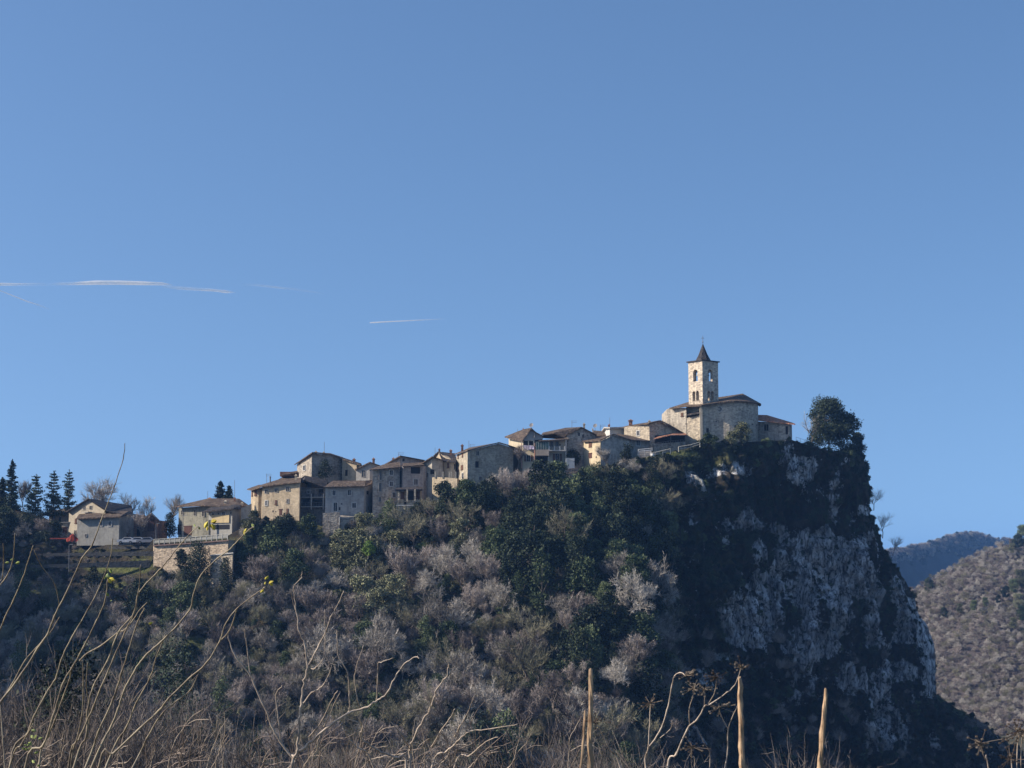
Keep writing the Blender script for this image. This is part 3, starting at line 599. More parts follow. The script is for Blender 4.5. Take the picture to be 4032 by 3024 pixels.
house('porch_block', 'low stone outbuilding with brown overhanging porch roof and pillars',
      [(1563, 1930, 344), (1655, 1932, 345)], 1990, 4, STONE, [[rowv([(1556, 1927, 342.3), (1663, 1926, 343.3)]), rowv([(1562, 1920, 347), (1664, 1918, 348)])]],
      [(1585, 1950, 14, 26, 'c'), (1615, 1950, 28, 38, 'o'), (1645, 1952, 14, 28, 'd'), (1595, 1982, 9, 11, 'o')], roofmat=TILE_D, th=.35, cat='outbuilding')
r_, s_ = ALLH['low stone outbuilding with brown overhanging porch roof and pillars']
for px in (1570, 1603, 1634): k = MB(); k.box(at(px, 1950, 342.8), .17, .17, 1.25); k.build('pillar', STONE, r_)
k = MB(); k.box(at(1598, 1990, 342.5), 2.0, .5, .08); k.build('ledge', WHITE, r_)
# --- double gable
house('double_gable_house', 'shaded house with wide curved gable roof left of the twin chimneys',
      [(1662, 1826, 353), (1701, 1802, 351), (1744, 1814, 352)], 1895, 10, wallmat((.42, .375, .31), .3, .6), [Gro([(1657, 1825, 352), (1701, 1796, 350), (1750, 1812, 351)], 9)], [(1703, 1858, 14, 18, 'o'), (1683, 1870, 10, 16, 'g')], roofmat=TILE)
house('pillar_chimney_house', 'beige house with exposed gable beams and two chimneys on a dark roof',
      [(1710, 1796, 360), (1725, 1782, 358), (1742, 1792, 356), (1746, 1816, 353), (1793, 1818, 352), (1796, 1800, 358)], 1890, 6, CREAM2,
      [Gro([(1706, 1794, 359), (1725, 1777, 357.4), (1747, 1796, 356)], 9), [rowv([(1742, 1813, 352), (1796, 1819, 351)]), rowv([(1726, 1778, 359), (1794, 1785, 360)])]],
      [(1765, 1832, 8, 20, 'c'), (1790, 1838, 4, 22, 'o')], [(1730, 1781, 1764, 8, 360), (1775, 1787, 1768, 11, 358)], roofmat=TILE_D, aerials=[(1713, 1792, 1762, 360, 'pole')])
house('terrace_tower', 'sunlit beige terrace block topped by short pillars above the ivy covered rock',
      [(1702, 1880, 348), (1704, 1879, 346.5), (1746, 1879, 345), (1800, 1884, 343.6), (1806, 1884, 347)], 1965, 5, CREAM2, wins=[(1751, 1915, 8, 13, 'o')], cat='terrace')
r_, s_ = ALLH['sunlit beige terrace block topped by short pillars above the ivy covered rock']
for px, y in ((1714, 346), (1744, 345), (1769, 344.6), (1777, 344.4), (1794, 344)): k = MB(); k.box(at(px, 1870, y), .16, .16, .7); k.build('pillar', CREAM, r_)
# --- tall cliff house
house('cliff_house', 'big stone house with narrow golden sunlit side and broad ivied shaded gable',
      [(1797, 1790, 354), (1841, 1776, 344), (1963, 1746, 347.5), (2021, 1764, 350)], 1940, 12, wallmat((.42, .37, .29), .55, .55),
      [[rowv([(1789, 1787, 353), (1841, 1772, 343), (1963, 1741, 346.5), (2030, 1761, 350)]), rowv([(1830, 1775, 364), (1850, 1762, 364), (1968, 1741, 365), (2025, 1758, 366)])]],
      [(1805, 1796, 4, 15, 'c'), (1822, 1791, 5, 15, 'c'), (1804, 1848, 7, 14, 'c'), (1820, 1840, 9, 17, 'c'), (1880, 1785, 11, 16, 'g'), (1878, 1829, 13, 25, 'o'), (1891, 1883, 9, 12, 'g'), (1823, 1873, 6, 20, 'w')],
      [(1820, 1778, 1748, 11, 352)], aerials=[(1846, 1770, 1735, 354, 'pole'), (1851, 1768, 1748, 354, 'yagi')])
# --- middle group
house('laundry_house', 'cream house with wide dark roof, shuttered window and laundry on its balcony',
      [(2003, 1722, 360), (2054, 1735, 352), (2058, 1735, 351), (2104, 1733, 350.5), (2108, 1728, 353)], 1850, 11, wallmat((.52, .45, .33), .1, .35),
      [[rowv([(1987, 1719, 359), (2058, 1737, 350), (2062, 1737, 350)]), rowv([(2045, 1696, 362), (2062, 1690, 360), (2092, 1684, 360)]), rowv([(2050, 1700, 368), (2080, 1700, 368), (2110, 1700, 368)])],
       Gro([(2056, 1734, 350), (2090, 1690, 349.6), (2139, 1716, 350)], 12)],
      [(2070, 1745, 18, 17, 'o'), (2091, 1745, 16, 17, 'o'), (2081, 1805, 14, 24, 's'), (2105, 1716, 11, 15, 'g')], [(2060, 1690, 1683, 5, 362)], aerials=[(2092, 1686, 1674, 358, 'dish'), (2038, 1700, 1688, 362, 'pole')], roofmat=TILE)
r_, s_ = ALLH['cream house with wide dark roof, shuttered window and laundry on its balcony']
k = MB(); k.add([at(2058, 1735, 350.4), at(2089, 1694, 350.2), at(2136, 1717, 350.6), at(2136, 1730, 350.6)], [(0, 1, 2, 3)]); k.slab([rowv([(2058, 1733, 350.6), (2135, 1727, 350.9)]), [v+Vector((0, 4, 0)) for v in rowv([(2058, 1733, 350.6), (2135, 1727, 350.9)])]], .2); k.build('gable', wallmat((.36, .35, .34), .1, .4), r_)
k = MB(); q = hitwall(s_, 2081, 1757); k.box(q[1]+q[3]*.5, 1.25, .5, .08, q[2], q[3]); k.build('balcony', SURR, r_)
for px in (2054, 2105): k = MB(); k.tube([at(px, 1745, 350), at(px, 1845, 350)], .1, 6); k.build('downpipe', wallmat((.42, .24, .2), .0, .3), r_)
k = MB()
for i, (a, b, c, d) in enumerate(((2061, 2071, 1753, 1768), (2072, 2080, 1754, 1772), (2081, 2092, 1753, 1769), (2093, 2103, 1756, 1769))):
    Y = 349-.05*i; k.add([at(a, c, Y), at(b, c, Y), at(b, d, Y-.1), at((a+b)/2, d+2, Y+.05), at(a, d-1, Y)], [(0, 1, 2, 3, 4)])
o = k.build('laundry', flat('laundry_cloth', (.5, .42, .5), .9, .5, 1.2), None, at(2080, 1772, 349)); tag(o, 'white and purple washing hung along the balcony of the cream house', 'laundry'); so = o.modifiers.new('t', 'SOLIDIFY'); so.thickness = .03
house('veranda_house', 'house with green glazed veranda and railed balcony beside a wide tiled roof',
      [(2108, 1738, 351), (2160, 1736, 351), (2162, 1736, 350.5), (2228, 1730, 351.5), (2232, 1730, 354)], 1832, 10, wallmat((.46, .42, .34), .1, .4),
      [[rowv([(2120, 1737, 348), (2240, 1728, 349)]), rowv([(2120, 1733, 352), (2240, 1725, 353)])], Ero([(2132, 1710, 354), (2180, 1704, 353), (2232, 1724, 353)], [(2138, 1703, 358), (2228, 1684, 361), (2291, 1681, 361)])],
      [(2193, 1748, 12, 18, 'g'), (2205, 1752, 6, 6, 'o'), (2194, 1801, 15, 28, 's'), (2172, 1748, 10, 20, 'g'), (2134, 1812, 44, 30, 'o')])
r_, s_ = ALLH['house with green glazed veranda and railed balcony beside a wide tiled roof']
k = MB(); k.box(at(2135, 1783, 349.6), 1.42, .9, .65); v = k.build('veranda', wallmat((.42, .34, .27), .05, .3), r_)
k = MB(); k.box(at(2135, 1756, 349.6), 1.38, .85, .78); k.build('glazing', flat('green_glass', (.09, .14, .12), .2, .4, .8), v)
k = MB()
for i in range(6): k.box(at(2111+i*9.6, 1756, 348.7), .03, .03, .8)
k.build('frame', WHITE, v)
k = MB(); k.box(at(2195, 1775, 349.6), 1.85, .9, .1); k.build('balcony', SURR, r_)
for px in (2163, 2183, 2204, 2224): k = MB(); k.box(at(px, 1765, 348.8), .1, .1, .45); k.build('pillar', WHITE, r_)
rail(r_, [at(2163, 1773, 348.8), at(2225, 1773, 348.8)], .8, .22, METAL, 'railing', .02)
for px in (2161, 2229): k = MB(); k.tube([at(px, 1733, 349), at(px, 1828, 349.6)], .1, 6); k.build('downpipe', WHITE, r_)
house('stone_gable_house', 'ivied stone gable with small slit window and tall thin chimney',
      [(2232, 1712, 352), (2291, 1686, 352), (2296, 1688, 352), (2345, 1712, 354)], 1830, 14, STONE_G, [Gro([(2226, 1712, 351.4), (2291, 1681, 351.4), (2350, 1711, 353.4)], 12)],
      [(2280, 1710, 6, 13, 'o'), (2296, 1717, 4, 12, 'o')], [(2300, 1688, 1664, 9, 356, STONE)], aerials=[(2252, 1688, 1655, 358, 'yagi')])
k = MB(); k.slab([rowv([(2228, 1806, 346), (2232, 1806, 346), (2262, 1812, 345.5)]), rowv([(2228, 1804, 349), (2232, 1804, 349), (2262, 1808, 349)])], .12); p0 = at(2245, 1825, 347); k.box(p0, .9, 1.2, 1.1)
tag(k.build('shed', wallmat((.30, .33, .36), .05, .3), None, at(2245, 1842, 347)), 'small bluish lean-to shed at the foot of the veranda house', 'shed')
r_ = house('terrace_wall', 'short stone terrace wall with railing standing out of the green bank', [(2218, 1866, 338), (2275, 1862, 339)], 1895, 2.5, STONE, cat='wall')[0]
rail(r_, [at(2218, 1864, 337.8), at(2275, 1860, 338.8)], .9, .4, flat('old_rail', (.25, .2, .2)), 'railing', .05)
house('sunny_house', 'small golden sunlit house end with barred window, joined to the grey vine covered gable',
      [(2298, 1741, 352), (2362, 1738, 345), (2364, 1738, 344.6), (2415, 1714, 345.4), (2478, 1733, 346.6)], 1845, 10, OCHRE,
      [[rowv([(2292, 1736, 351), (2362, 1733, 344), (2415, 1708, 344.6), (2484, 1730, 346)]), rowv([(2325, 1724, 358), (2390, 1716, 357), (2420, 1708, 357), (2485, 1728, 357)])]],
      [(2325, 1750, 10, 18, 'c'), (2325, 1795, 11, 18, 'd'), (2348, 1800, 4, 6, 'o'), (2448, 1744, 8, 14, 'g')], [(2335, 1742, 1736, 3, 348, WHITE)])
r_, s_ = ALLH['small golden sunlit house end with barred window, joined to the grey vine covered gable']
k = MB(); k.add(rowv([(2366, 1737, 344.4), (2415, 1713, 345.2), (2477, 1732, 346.4), (2478, 1860, 346.5), (2366, 1860, 344.4)]), [(0, 1, 2, 3, 4)]); k.build('gable', wallmat((.36, .335, .30), .4, .65), r_)
house('low_house', 'low grey house part with one large white framed window right of the vine covered gable',
      [(2477, 1733, 347.5), (2558, 1736, 350)], 1800, 7, wallmat((.33, .31, .28), .3, .5), [[rowv([(2440, 1722, 346), (2480, 1730, 346.6), (2560, 1736, 349)]), rowv([(2430, 1707, 355), (2478, 1714, 355), (2560, 1730, 353)])]], [(2512, 1744, 16, 22, 'w')])
house('rear_house', 'small house with brown roof and two dishes seen behind the golden house',
      [(2335, 1712, 366), (2388, 1710, 364)], 1740, 8, PINKP, [Ero([(2330, 1712, 365), (2392, 1712, 363)], [(2334, 1694, 371), (2388, 1699, 370)])], [], [(2334, 1698, 1684, 5, 368, STONE)], aerials=[(2343, 1696, 1676, 370, 'dish'), (2364, 1700, 1672, 370, 'yagi')])
house('white_house', 'bright white flat roofed house behind the gables',
      [(2387, 1685, 362), (2401, 1686, 359), (2460, 1684, 360)], 1730, 10, WHITEP, [Gro([(2378, 1681, 361), (2401, 1682, 357.6), (2464, 1680, 358.6)], 10)], [], [(2398, 1681, 1668, 8, 362)], roofmat=SURR, th=.3, aerials=[(2401, 1672, 1644, 362, 'pole')])
house('stone_house', 'rugged stone house with small white window and ornate roofed chimney, left of the church',
      [(2458, 1682, 358), (2460, 1682, 356), (2557, 1668, 350), (2596, 1659, 352), (2632, 1676, 354), (2694, 1712, 357)], 1800, 10, STONE,
      [[rowv([(2453, 1680, 357), (2555, 1666, 349), (2596, 1655, 351), (2634, 1672, 353), (2697, 1707, 356)]), rowv([(2478, 1674, 362), (2560, 1661, 361), (2600, 1654, 362), (2638, 1670, 364), (2700, 1704, 366)])]],
      [(2513, 1706, 9, 18, 'w')], [(2483, 1675, 1650, 17, 358, BRICK), (2557, 1674, 1652, 9, 352, STONE), (2608, 1662, 1652, 6, 360, STONE)])
r_ = house('lean_to_porch', 'dark open porch with red tiled lean-to roof below the church wall',
      [(2574, 1748, 349), (2700, 1738, 351)], 1775, 2, STONE_G, cat='porch', th=.2)[0]
k = MB(); k.slab([rowv([(2574, 1726, 347), (2640, 1712, 347), (2704, 1712, 349)]), rowv([(2600, 1716, 352), (2660, 1704, 353), (2700, 1706, 355)])], .2); k.build('roof', TILE_R, r_)
k = MB(); k.box(at(2637, 1733, 351.3), 3.3, .2, 1.0); k.build('opening', DARKM, r_)  # dark sheet paints in the shade under the lean-to roof
k = MB(); k.tube([at(2641, 1716, 348), at(2641, 1750, 348)], .07, 6); k.build('post', METAL, r_); rail(r_, [at(2566, 1764, 347), at(2640, 1752, 347.6), at(2690, 1748, 348.5)], .9, .5, METAL, 'railing', .025)
# --- church
ap = [(2869+127*math.sin(a*math.pi/2/8*1.0), None, 0) for a in range(9)]
cx, cy = at(2869, 1590, 362).x, 362
def apse(z_ref_py, n=12, R=7.5, extra=0):
    pts = []
    c = at(2869, 1590, 354); c0 = Vector((c.x, 354+R, 0))
    for i in range(n+1):
        a = math.radians(-90+(i/n)*100); pts.append(Vector((c0.x+(R+extra)*math.cos(a), c0.y+(R+extra)*math.sin(a), 0)))
    return pts
z_e = at(2869, 1582, 354).z; zb = at(2869, 1760, 354).z
church = empty('church', at(2800, 1750, 358), 'grey stone church with rounded apse and rose window on the cliff top', 'church')
A0 = [at(2625, 1612, 360), at(2640, 1606, 359.5), at(2702, 1606, 356.5), at(2703, 1600, 358.5), at(2755, 1598, 357), at(2757, 1597, 354.5), at(2764, 1597, 353.8), at(2830, 1588, 354.2)]
B0 = [Vector((p.x, p.y, z_e+.1)) for p in apse(0)]
ring = A0+B0+[Vector((B0[-1].x, 372, z_e)), Vector((A0[0].x, 372, A0[0].z))]; m = MB(); n = len(ring)
m.add(ring+[Vector((p.x, p.y, zb-4)) for p in ring], [(i, (i+1) % n, (i+1) % n+n, i+n) for i in range(n)]); m.build('wall', wallmat((.44, .39, .32), .65, .5), church)
segs = [(a, b) for a, b in zip(ring, ring[1:])]
# buttress faces: lit lower wall pieces with recess between
k = MB(); pl = rowv([(2703, 1647, 356.6), (2758, 1636, 354.2)]); k.add(pl+[Vector((p.x, p.y, zb-3)) for p in reversed(pl)]+rowv([(2703, 1640, 358.4), (2758, 1628, 357)]), [(0, 1, 2, 3), (0, 1, 5, 4)]); k.build('buttress', STONE, church)
k = MB(); k.slab([rowv([(2703, 1633, 355.4), (2762, 1623, 353.4)]), rowv([(2703, 1628, 358.4), (2758, 1618, 357)])], .25); k.build('ledge', TILE_D, church)
k = MB(); k.box((at(2761, 1670, 353.7)), .28, .3, 4.2); k.build('quoin', CREAM, church)
E_ = rowv([(2635, 1606, 358.4), (2703, 1597, 355.6), (2762, 1594, 352.6), (2830, 1584, 353.2)]); E2 = [Vector((p.x, p.y, z_e+.15)) for p in apse(0, extra=.7)]
Ev = E_+E2; apx = at(2924, 1549, 364); rg = [at(2719, 1580, 366), at(2760, 1572, 366), at(2800, 1568, 366), at(2870, 1558, 366)]+[apx.lerp(p, .02) for p in E2]
m = MB(); m.slab([Ev, rg], .3); rb = [Vector((p.x, 378, p.z-2.4)) for p in rg]; m.slab([rg, rb], .3); rf = m.build('roof', TILE, church)
def hole(px, py, w, h, kind='o'): put_window(church, segs, (px, py, w, h, kind))
for px, py in ((2962, 1671), (2980, 1674), (2738, 1688), (2820, 1660)): hole(px, py, 4, 5)
hole(2786, 1695, 10, 18); hole(2686, 1632, 8, 13, 'c'); hole(2895, 1682, 6, 14)
q = hitwall(segs, 2832, 1611)
if q:
    k = MB(); c0 = q[1]+q[3]*.04
    for i in range(16):
        a0, a1 = i*math.pi/8, (i+1)*math.pi/8; k.add([c0+(q[2]*math.cos(a)+Vector((0, 0, math.sin(a))))*r for a, r in ((a0, .55), (a1, .55), (a1, .75), (a0, .75))], [(0, 1, 2, 3)])
    for i in range(8): a = i*math.pi/4; k.tube([c0, c0+(q[2]*math.cos(a)+Vector((0, 0, math.sin(a))))*.6], .05, 4)
    rw = k.build('rose_window', SURR, church); k = MB(); k.add([c0-q[3]*.03+(q[2]*math.cos(i*math.pi/8)+Vector((0, 0, math.sin(i*math.pi/8))))*.58 for i in range(16)], [tuple(range(16))]); k.build('pane', GLASS, rw)
# --- bell tower
def tower():
    L, M_, R_ = at(2710, 1426, 357.45), at(2765, 1420, 354), at(2827, 1426, 357.06); zt = M_.z; zb = at(2765, 1600, 354).z
    for p in (L, M_, R_): p.z = 0
    Bk = L+(R_-M_); root = empty('bell_tower', (M_.x, M_.y+3, zb), 'square pale stone bell tower with pointed dark spire and iron cross', 'tower')
    cor = [L, M_, R_, Bk]; walls = MB()
    H = lambda py: at(2765, py, 354).z
    def wall_with(a, b, ops, thick=.7):
        """wall between plan points a,b, outward normal on the right, arched openings cut as real holes; ops: (u0,u1,z0,z1)"""
        t = (b-a); W = t.length; t.normalize(); inn = Vector((-t.y, t.x, 0)); 
        us = sorted({0, W}|{u for o in ops for u in (o[0], o[1])}); zs = sorted({zb, zt}|{z for o in ops for z in (o[2], o[3])})
        def quad(u0, u1, z0, z1):
            for off, flip in ((0, 0), (thick, 1)):
                v = [a+t*u+inn*off+Vector((0, 0, z)) for u, z in ((u0, z0), (u1, z0), (u1, z1), (u0, z1))]; walls.add(v, [(0, 1, 2, 3) if not flip else (3, 2, 1, 0)])
        for i in range(len(us)-1):
            for j in range(len(zs)-1):
                uc, zc = (us[i]+us[i+1])/2, (zs[j]+zs[j+1])/2
                if any(o[0] < uc < o[1] and o[2] < zc < o[3] for o in ops): continue
                quad(us[i], us[i+1], zs[j], zs[j+1])
        for u0, u1, z0, z1 in ops:
            for (p, q) in (((u0, z0), (u0, z1)), ((u1, z1), (u1, z0)), ((u1, z0), (u0, z0))):
                walls.add([a+t*x+inn*o+Vector((0, 0, z)) for (x, z), o in ((p, 0), (q, 0), (q, thick), (p, thick))], [(0, 1, 2, 3)])
            # arch: spandrels inside the top part of the opening
            r = (u1-u0)/2; uc = (u0+u1)/2; zc = z1-r; N_ = 8
            for k_ in range(N_):
                a0, a1 = math.pi*k_/N_, math.pi*(k_+1)/N_; p0 = (uc+r*math.cos(a0), zc+r*math.sin(a0)); p1 = (uc+r*math.cos(a1), zc+r*math.sin(a1))
                for off, fl in ((0, 0), (thick, 1)):
                    v = [a+t*x+inn*off+Vector((0, 0, z)) for x, z in (p0, (p0[0], z1), (p1[0], z1), p1)]; walls.add(v, [(3, 2, 1, 0) if not fl else (0, 1, 2, 3)])
                walls.add([a+t*x+inn*o+Vector((0, 0, z)) for (x, z), o in ((p0, 0), (p1, 0), (p1, thick), (p0, thick))], [(0, 1, 2, 3)])
    for a, b in ((L, M_), (M_, R_), (R_, Bk), (Bk, L)):
        W = (b-a).length; ops = [(W/2-.72, W/2+.72, H(1498), H(1451)), (W/2-1.0, W/2-.14, H(1575), H(1536)), (W/2+.14, W/2+1.0, H(1575), H(1536))]
        wall_with(a, b, ops)
    walls.build('wall', TOWERST, root)
    cen = (L+R_)/2; co = MB(); ou = [p+(p-cen).normalized()*.45 for p in cor]
    co.add([Vector((p.x, p.y, zt)) for p in ou]+[Vector((p.x, p.y, zt+.22)) for p in ou], [(0, 1, 5, 4), (1, 2, 6, 5), (2, 3, 7, 6), (3, 0, 4, 7), (0, 3, 2, 1), (4, 5, 6, 7)]); co.build('cornice', TILE_D, root)
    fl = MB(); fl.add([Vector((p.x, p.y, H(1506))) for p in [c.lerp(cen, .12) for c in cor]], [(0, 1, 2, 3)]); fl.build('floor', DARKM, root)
    zs = zt+.22; ht = at(2770, 1351, 357).z; sp = MB(); N_ = 8; ring = [cen+Vector((1.85*math.cos(math.pi/8+i*math.pi/4), 1.85*math.sin(math.pi/8+i*math.pi/4), zs)) for i in range(8)]
    sp.add(ring+[cen+(p-cen-Vector((0, 0, zs)))*.55+Vector((0, 0, zs+(ht-zs)*.38)) for p in ring]+[cen+Vector((0, 0, ht))], [(i, (i+1) % 8, (i+1) % 8+8, i+8) for i in range(8)]+[(i+8, (i+1) % 8+8, 16) for i in range(8)])
    s = sp.build('spire', TILE_D, root)
    x = MB(); tp = cen+Vector((0, 0, ht-.2)); x.tube([tp, tp+Vector((0, 0, 1.9))], .05, 6); x.tube([tp+Vector((-.35, 0, 1.35)), tp+Vector((.35, 0, 1.35))], .05, 6); x.tube([tp+Vector((0, 0, .35)), tp+Vector((0, 0, .5)), tp+Vector((0, 0, .65))], [.06, .18, .06], 8); x.build('cross', METAL, root)
    for a, b in ((L, M_), (M_, R_)):
        mid = (a+b)/2; inn = (cen-mid).normalized(); c0 = mid+inn*.9; z0 = H(1470); bl = MB(); prof = [(.05, .45), (.18, .42), (.28, .25), (.33, 0), (.44, -.25), (.5, -.32)]; vs = []
        for r, z in prof:
            for i in range(10): vs.append(c0+Vector((r*math.cos(i*.628), r*math.sin(i*.628), z0+z)))
        bl.add(vs, [(j*10+i, j*10+(i+1) % 10, j*10+10+(i+1) % 10, j*10+10+i) for j in range(5) for i in range(10)])
        t = (b-a).normalized(); bl.tube([c0-t*.9+Vector((0, 0, z0+.5)), c0+t*.9+Vector((0, 0, z0+.5))], .07, 5)
        b_ = bl.build('bell', flat('bronze', (.35, .36, .34), .4), None, c0+Vector((0, 0, z0))); tag(b_, 'bronze bell hanging in the %s arch of the tower' % ('sunlit left' if a is L else 'shaded right'), 'bell')
        for u in (0,): k = MB(); k.tube([mid+inn*.3+Vector((0, 0, H(1575))), mid+inn*.3+Vector((0, 0, H(1545)))], .1, 8); k.build('column', WHITE, root)
tower()
house('church_annex', 'low annex with orange tiled roof and open doorway at the right end of the church',
      [(2976, 1659, 361), (3050, 1663, 358), (3108, 1672, 357), (3118, 1672, 360)], 1740, 4, STONE_G,
      [[rowv([(2976, 1652, 360), (3050, 1661, 356.6), (3132, 1669, 356)]), rowv([(2984, 1633, 365), (3020, 1634, 364), (3120, 1664, 362)])]],
      [(3018, 1684, 16, 26, 'g'), (3098, 1694, 9, 32, 'o')], roofmat=TILE_R)
# --- retaining wall and rails
r_ = house('retaining_wall', 'sunlit beige stone retaining wall with pale parapet railing', [(601, 2147, 346), (606, 2146, 339), (750, 2137, 336.5), (898, 2125, 333.5)], 2222, 14, wallmat((.58, .47, .355), .85, .4), cat='wall')[0]
k = MB(); k.slab([rowv([(603, 2146, 338.6), (750, 2137, 336), (900, 2125, 333)]), [p+Vector((0, .8, 0)) for p in rowv([(603, 2146, 338.6), (750, 2137, 336), (900, 2125, 333)])]], .25); k.build('coping', wallmat((.22, .15, .13), .2, .3), r_)
k = MB(); P = rowv([(606, 2144, 338.9), (750, 2135, 336.3), (896, 2123, 333.5)])
for a, b in zip(P, P[1:]): k.slab([[a+Vector((0, 0, .85)), b+Vector((0, 0, .85))], [a+Vector((0, .12, .85)), b+Vector((0, .12, .85))]], .62)
k.build('parapet', wallmat((.36, .35, .31), .1, .3), r_); rail(r_, P, 1.05, 1.1, flat('pale_rail', (.45, .44, .4)), 'railing', .06)
r_ = house('low_wall', 'narrow lower wall with pale coping under the retaining wall, right of the ivied trunk', [(828, 2186, 331), (916, 2176, 329)], 2215, 1, STONE, cat='wall')[0]
k = MB(); k.slab([rowv([(826, 2185, 330.7), (918, 2175, 328.7)]), [p+Vector((0, .9, 0)) for p in rowv([(826, 2185, 330.7), (918, 2175, 328.7)])]], .18); k.build('coping', WHITE, r_)
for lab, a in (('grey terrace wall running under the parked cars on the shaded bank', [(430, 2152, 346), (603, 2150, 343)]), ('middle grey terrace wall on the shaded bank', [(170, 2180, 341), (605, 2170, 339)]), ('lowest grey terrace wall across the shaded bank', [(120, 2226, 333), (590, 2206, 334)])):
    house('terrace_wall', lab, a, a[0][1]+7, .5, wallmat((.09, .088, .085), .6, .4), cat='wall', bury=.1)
# --- white rails below the church
r_ = empty('pergola', at(2540, 1798, 343), 'white framed pergola below the low grey house', 'pergola')
k = MB()
for px in (2514, 2538, 2563): k.tube([at(px, 1800, 343), at(px, 1772, 343)], .07, 5)
for py, Y in ((1778, 343), (1771, 345)): k.tube([at(2512, py, Y), at(2570, py-6, Y)], .09, 5)
k.build('frame', WHITE, r_); k = MB(); k.box(at(2538, 1788, 345.5), 1.5, .1, .7); k.build('back_wall', PINKP, r_)
for lab, pts in (('pale wooden rail fence climbing the path below the church', [(2512, 1802, 342), (2580, 1798, 342), (2640, 1784, 342.5)]), ('rail fence along the top of the path beside the church wall', [(2672, 1776, 344), (2720, 1768, 344.5), (2756, 1757, 345.5)])):
    r_ = empty('rail_fence', at(*pts[0]), lab, 'fence'); rail(r_, [at(*p) for p in pts], .9, 1.6, flat('pale_wood', (.42, .39, .33)), 'railing', .07)
r_ = empty('metal_railing', at(3200, 1768, 369), 'thin metal railing on the cliff edge beside the dense evergreen', 'fence'); rail(r_, [at(3135, 1740, 368), at(3200, 1762, 369), at(3275, 1782, 370)], 1.1, .9, METAL, 'railing', .03)
k = MB(); k.tube([at(2569, 1800, 341.5), at(2569, 1786, 341.5)], .42, 12); tag(k.build('water_tank', WHITE, None, at(2569, 1800, 341.5), True), 'small white tank beside the rail fence below the pergola', 'tank')
# --- netting, lamp posts, cars
k = MB()
for i in range(26):
    px = 262+i*1.7; y0 = 2123+(3*math.sin(i*.7)); y1 = 2121-17*math.exp(-((i-13)/7)**2)-rnd.random()*4
    k.add([at(px, y0+8, 349+rnd.random()), at(px+2.6, y0+8, 349), at(px+2.6, y1, 349.5), at(px, y1+rnd.random()*4, 349.5+rnd.random())], [(0, 1, 2, 3)])
for i in range(10): px = 196+i*7; k.add([at(px, 2123, 350), at(px+7, 2122, 350), at(px+7, 2118, 350), at(px, 2119, 350)], [(0, 1, 2, 3)])
o = k.build('safety_netting', flat('orange_net', (.42, .08, .055), .7, .4, 1.5), None, at(285, 2130, 349)); tag(o, 'bright orange red safety netting heaped at the corner of the grey annex', 'netting'); so = o.modifiers.new('t', 'SOLIDIFY'); so.thickness = .04
def car(px, py, Y, label, paint):
    g = at(px, py, Y); root = empty('parked_car', g, label, 'car', 'cars parked beside the grey annex')
    X = Vector((1, 0, 0)); S = lambda u, w, z: g+Vector((u, w, z)); prof = [(-2.1, .35), (-2.1, .75), (-1.95, .9), (-1.1, .98), (-.55, 1.4), (.75, 1.42), (1.35, 1.02), (1.95, .92), (2.1, .7), (2.1, .35)]
    m = MB(); n = len(prof); vs = [S(u, -.8*(1 if z < 1.1 else .82), z) for u, z in prof]+[S(u, .8*(1 if z < 1.1 else .82), z) for u, z in prof]
    m.add(vs, [(i, (i+1) % n, (i+1) % n+n, i+n) for i in range(n)]+[tuple(range(n))[::-1], tuple(range(n, 2*n))]); m.build('body', paint, root)
    w = MB()
    for sg in (-1, 1):
        y = sg*.83; y2 = sg*.70; w.add([S(-.95, y, 1.0), S(-.5, y2, 1.34), S(.7, y2, 1.35), S(1.2, y, 1.02)], [(0, 1, 2, 3)])
    w.build('window', GLASS, root)
    for u in (-1.3, 1.3):
        for sg in (-1, 1):
            t = MB(); t.tube([S(u, sg*.82, .32), S(u, sg*.62, .32)], .32, 14); wh = t.build('wheel', flat('rubber', (.02, .02, .02)), root)
            t = MB(); t.tube([S(u, sg*.84, .32), S(u, sg*.81, .32)], .18, 10); t.build('rim', METAL, wh)
    for sg in (-.55, .55): t = MB(); t.box(S(-2.1, sg, .7), .03, .14, .07); t.build('headlight', WHITE, root)
CARP, _n, _b2 = newmat('car_paint'); _b2.inputs['Base Color'].default_value = (.5, .5, .52, 1); _b2.inputs['Roughness'].default_value = .3; _b2.inputs['Specular IOR Level'].default_value = .5
CARG, _n, _b2 = newmat('car_paint_grey'); _b2.inputs['Base Color'].default_value = (.25, .25, .27, 1); _b2.inputs['Roughness'].default_value = .3
car(502, 2142, 345, 'white parked car next to the door of the grey annex', CARP); car(541, 2142, 344.5, 'white parked car in the middle of the three, below the bare street tree', CARP); car(578, 2142, 344, 'grey parked car nearest the retaining wall', CARG)
def lamp(px, pb, pt, Y, lab):
    g = at(px, pb, Y); t = at(px, pt, Y); r = empty('street_lamp', g, lab, 'street lamp'); k = MB(); k.tube([g-Vector((0, 0, 1)), t], [.09, .06], 6); k.tube([t, t+Vector((.5, -.2, .1))], .04, 5); k.build('pole', METAL, r)
    k = MB(); k.box(t+Vector((.6, -.25, .08)), .28, .12, .06); k.build('lamp_head', SURR, r)
lamp(614, 2125, 2062, 350, 'thin street lamp right of the brick garage'); lamp(721, 2110, 2030, 347, 'thin street lamp in front of the long olive house'); lamp(272, 2232, 2145, 330, 'tall thin lamp post standing on the shaded terraced bank')
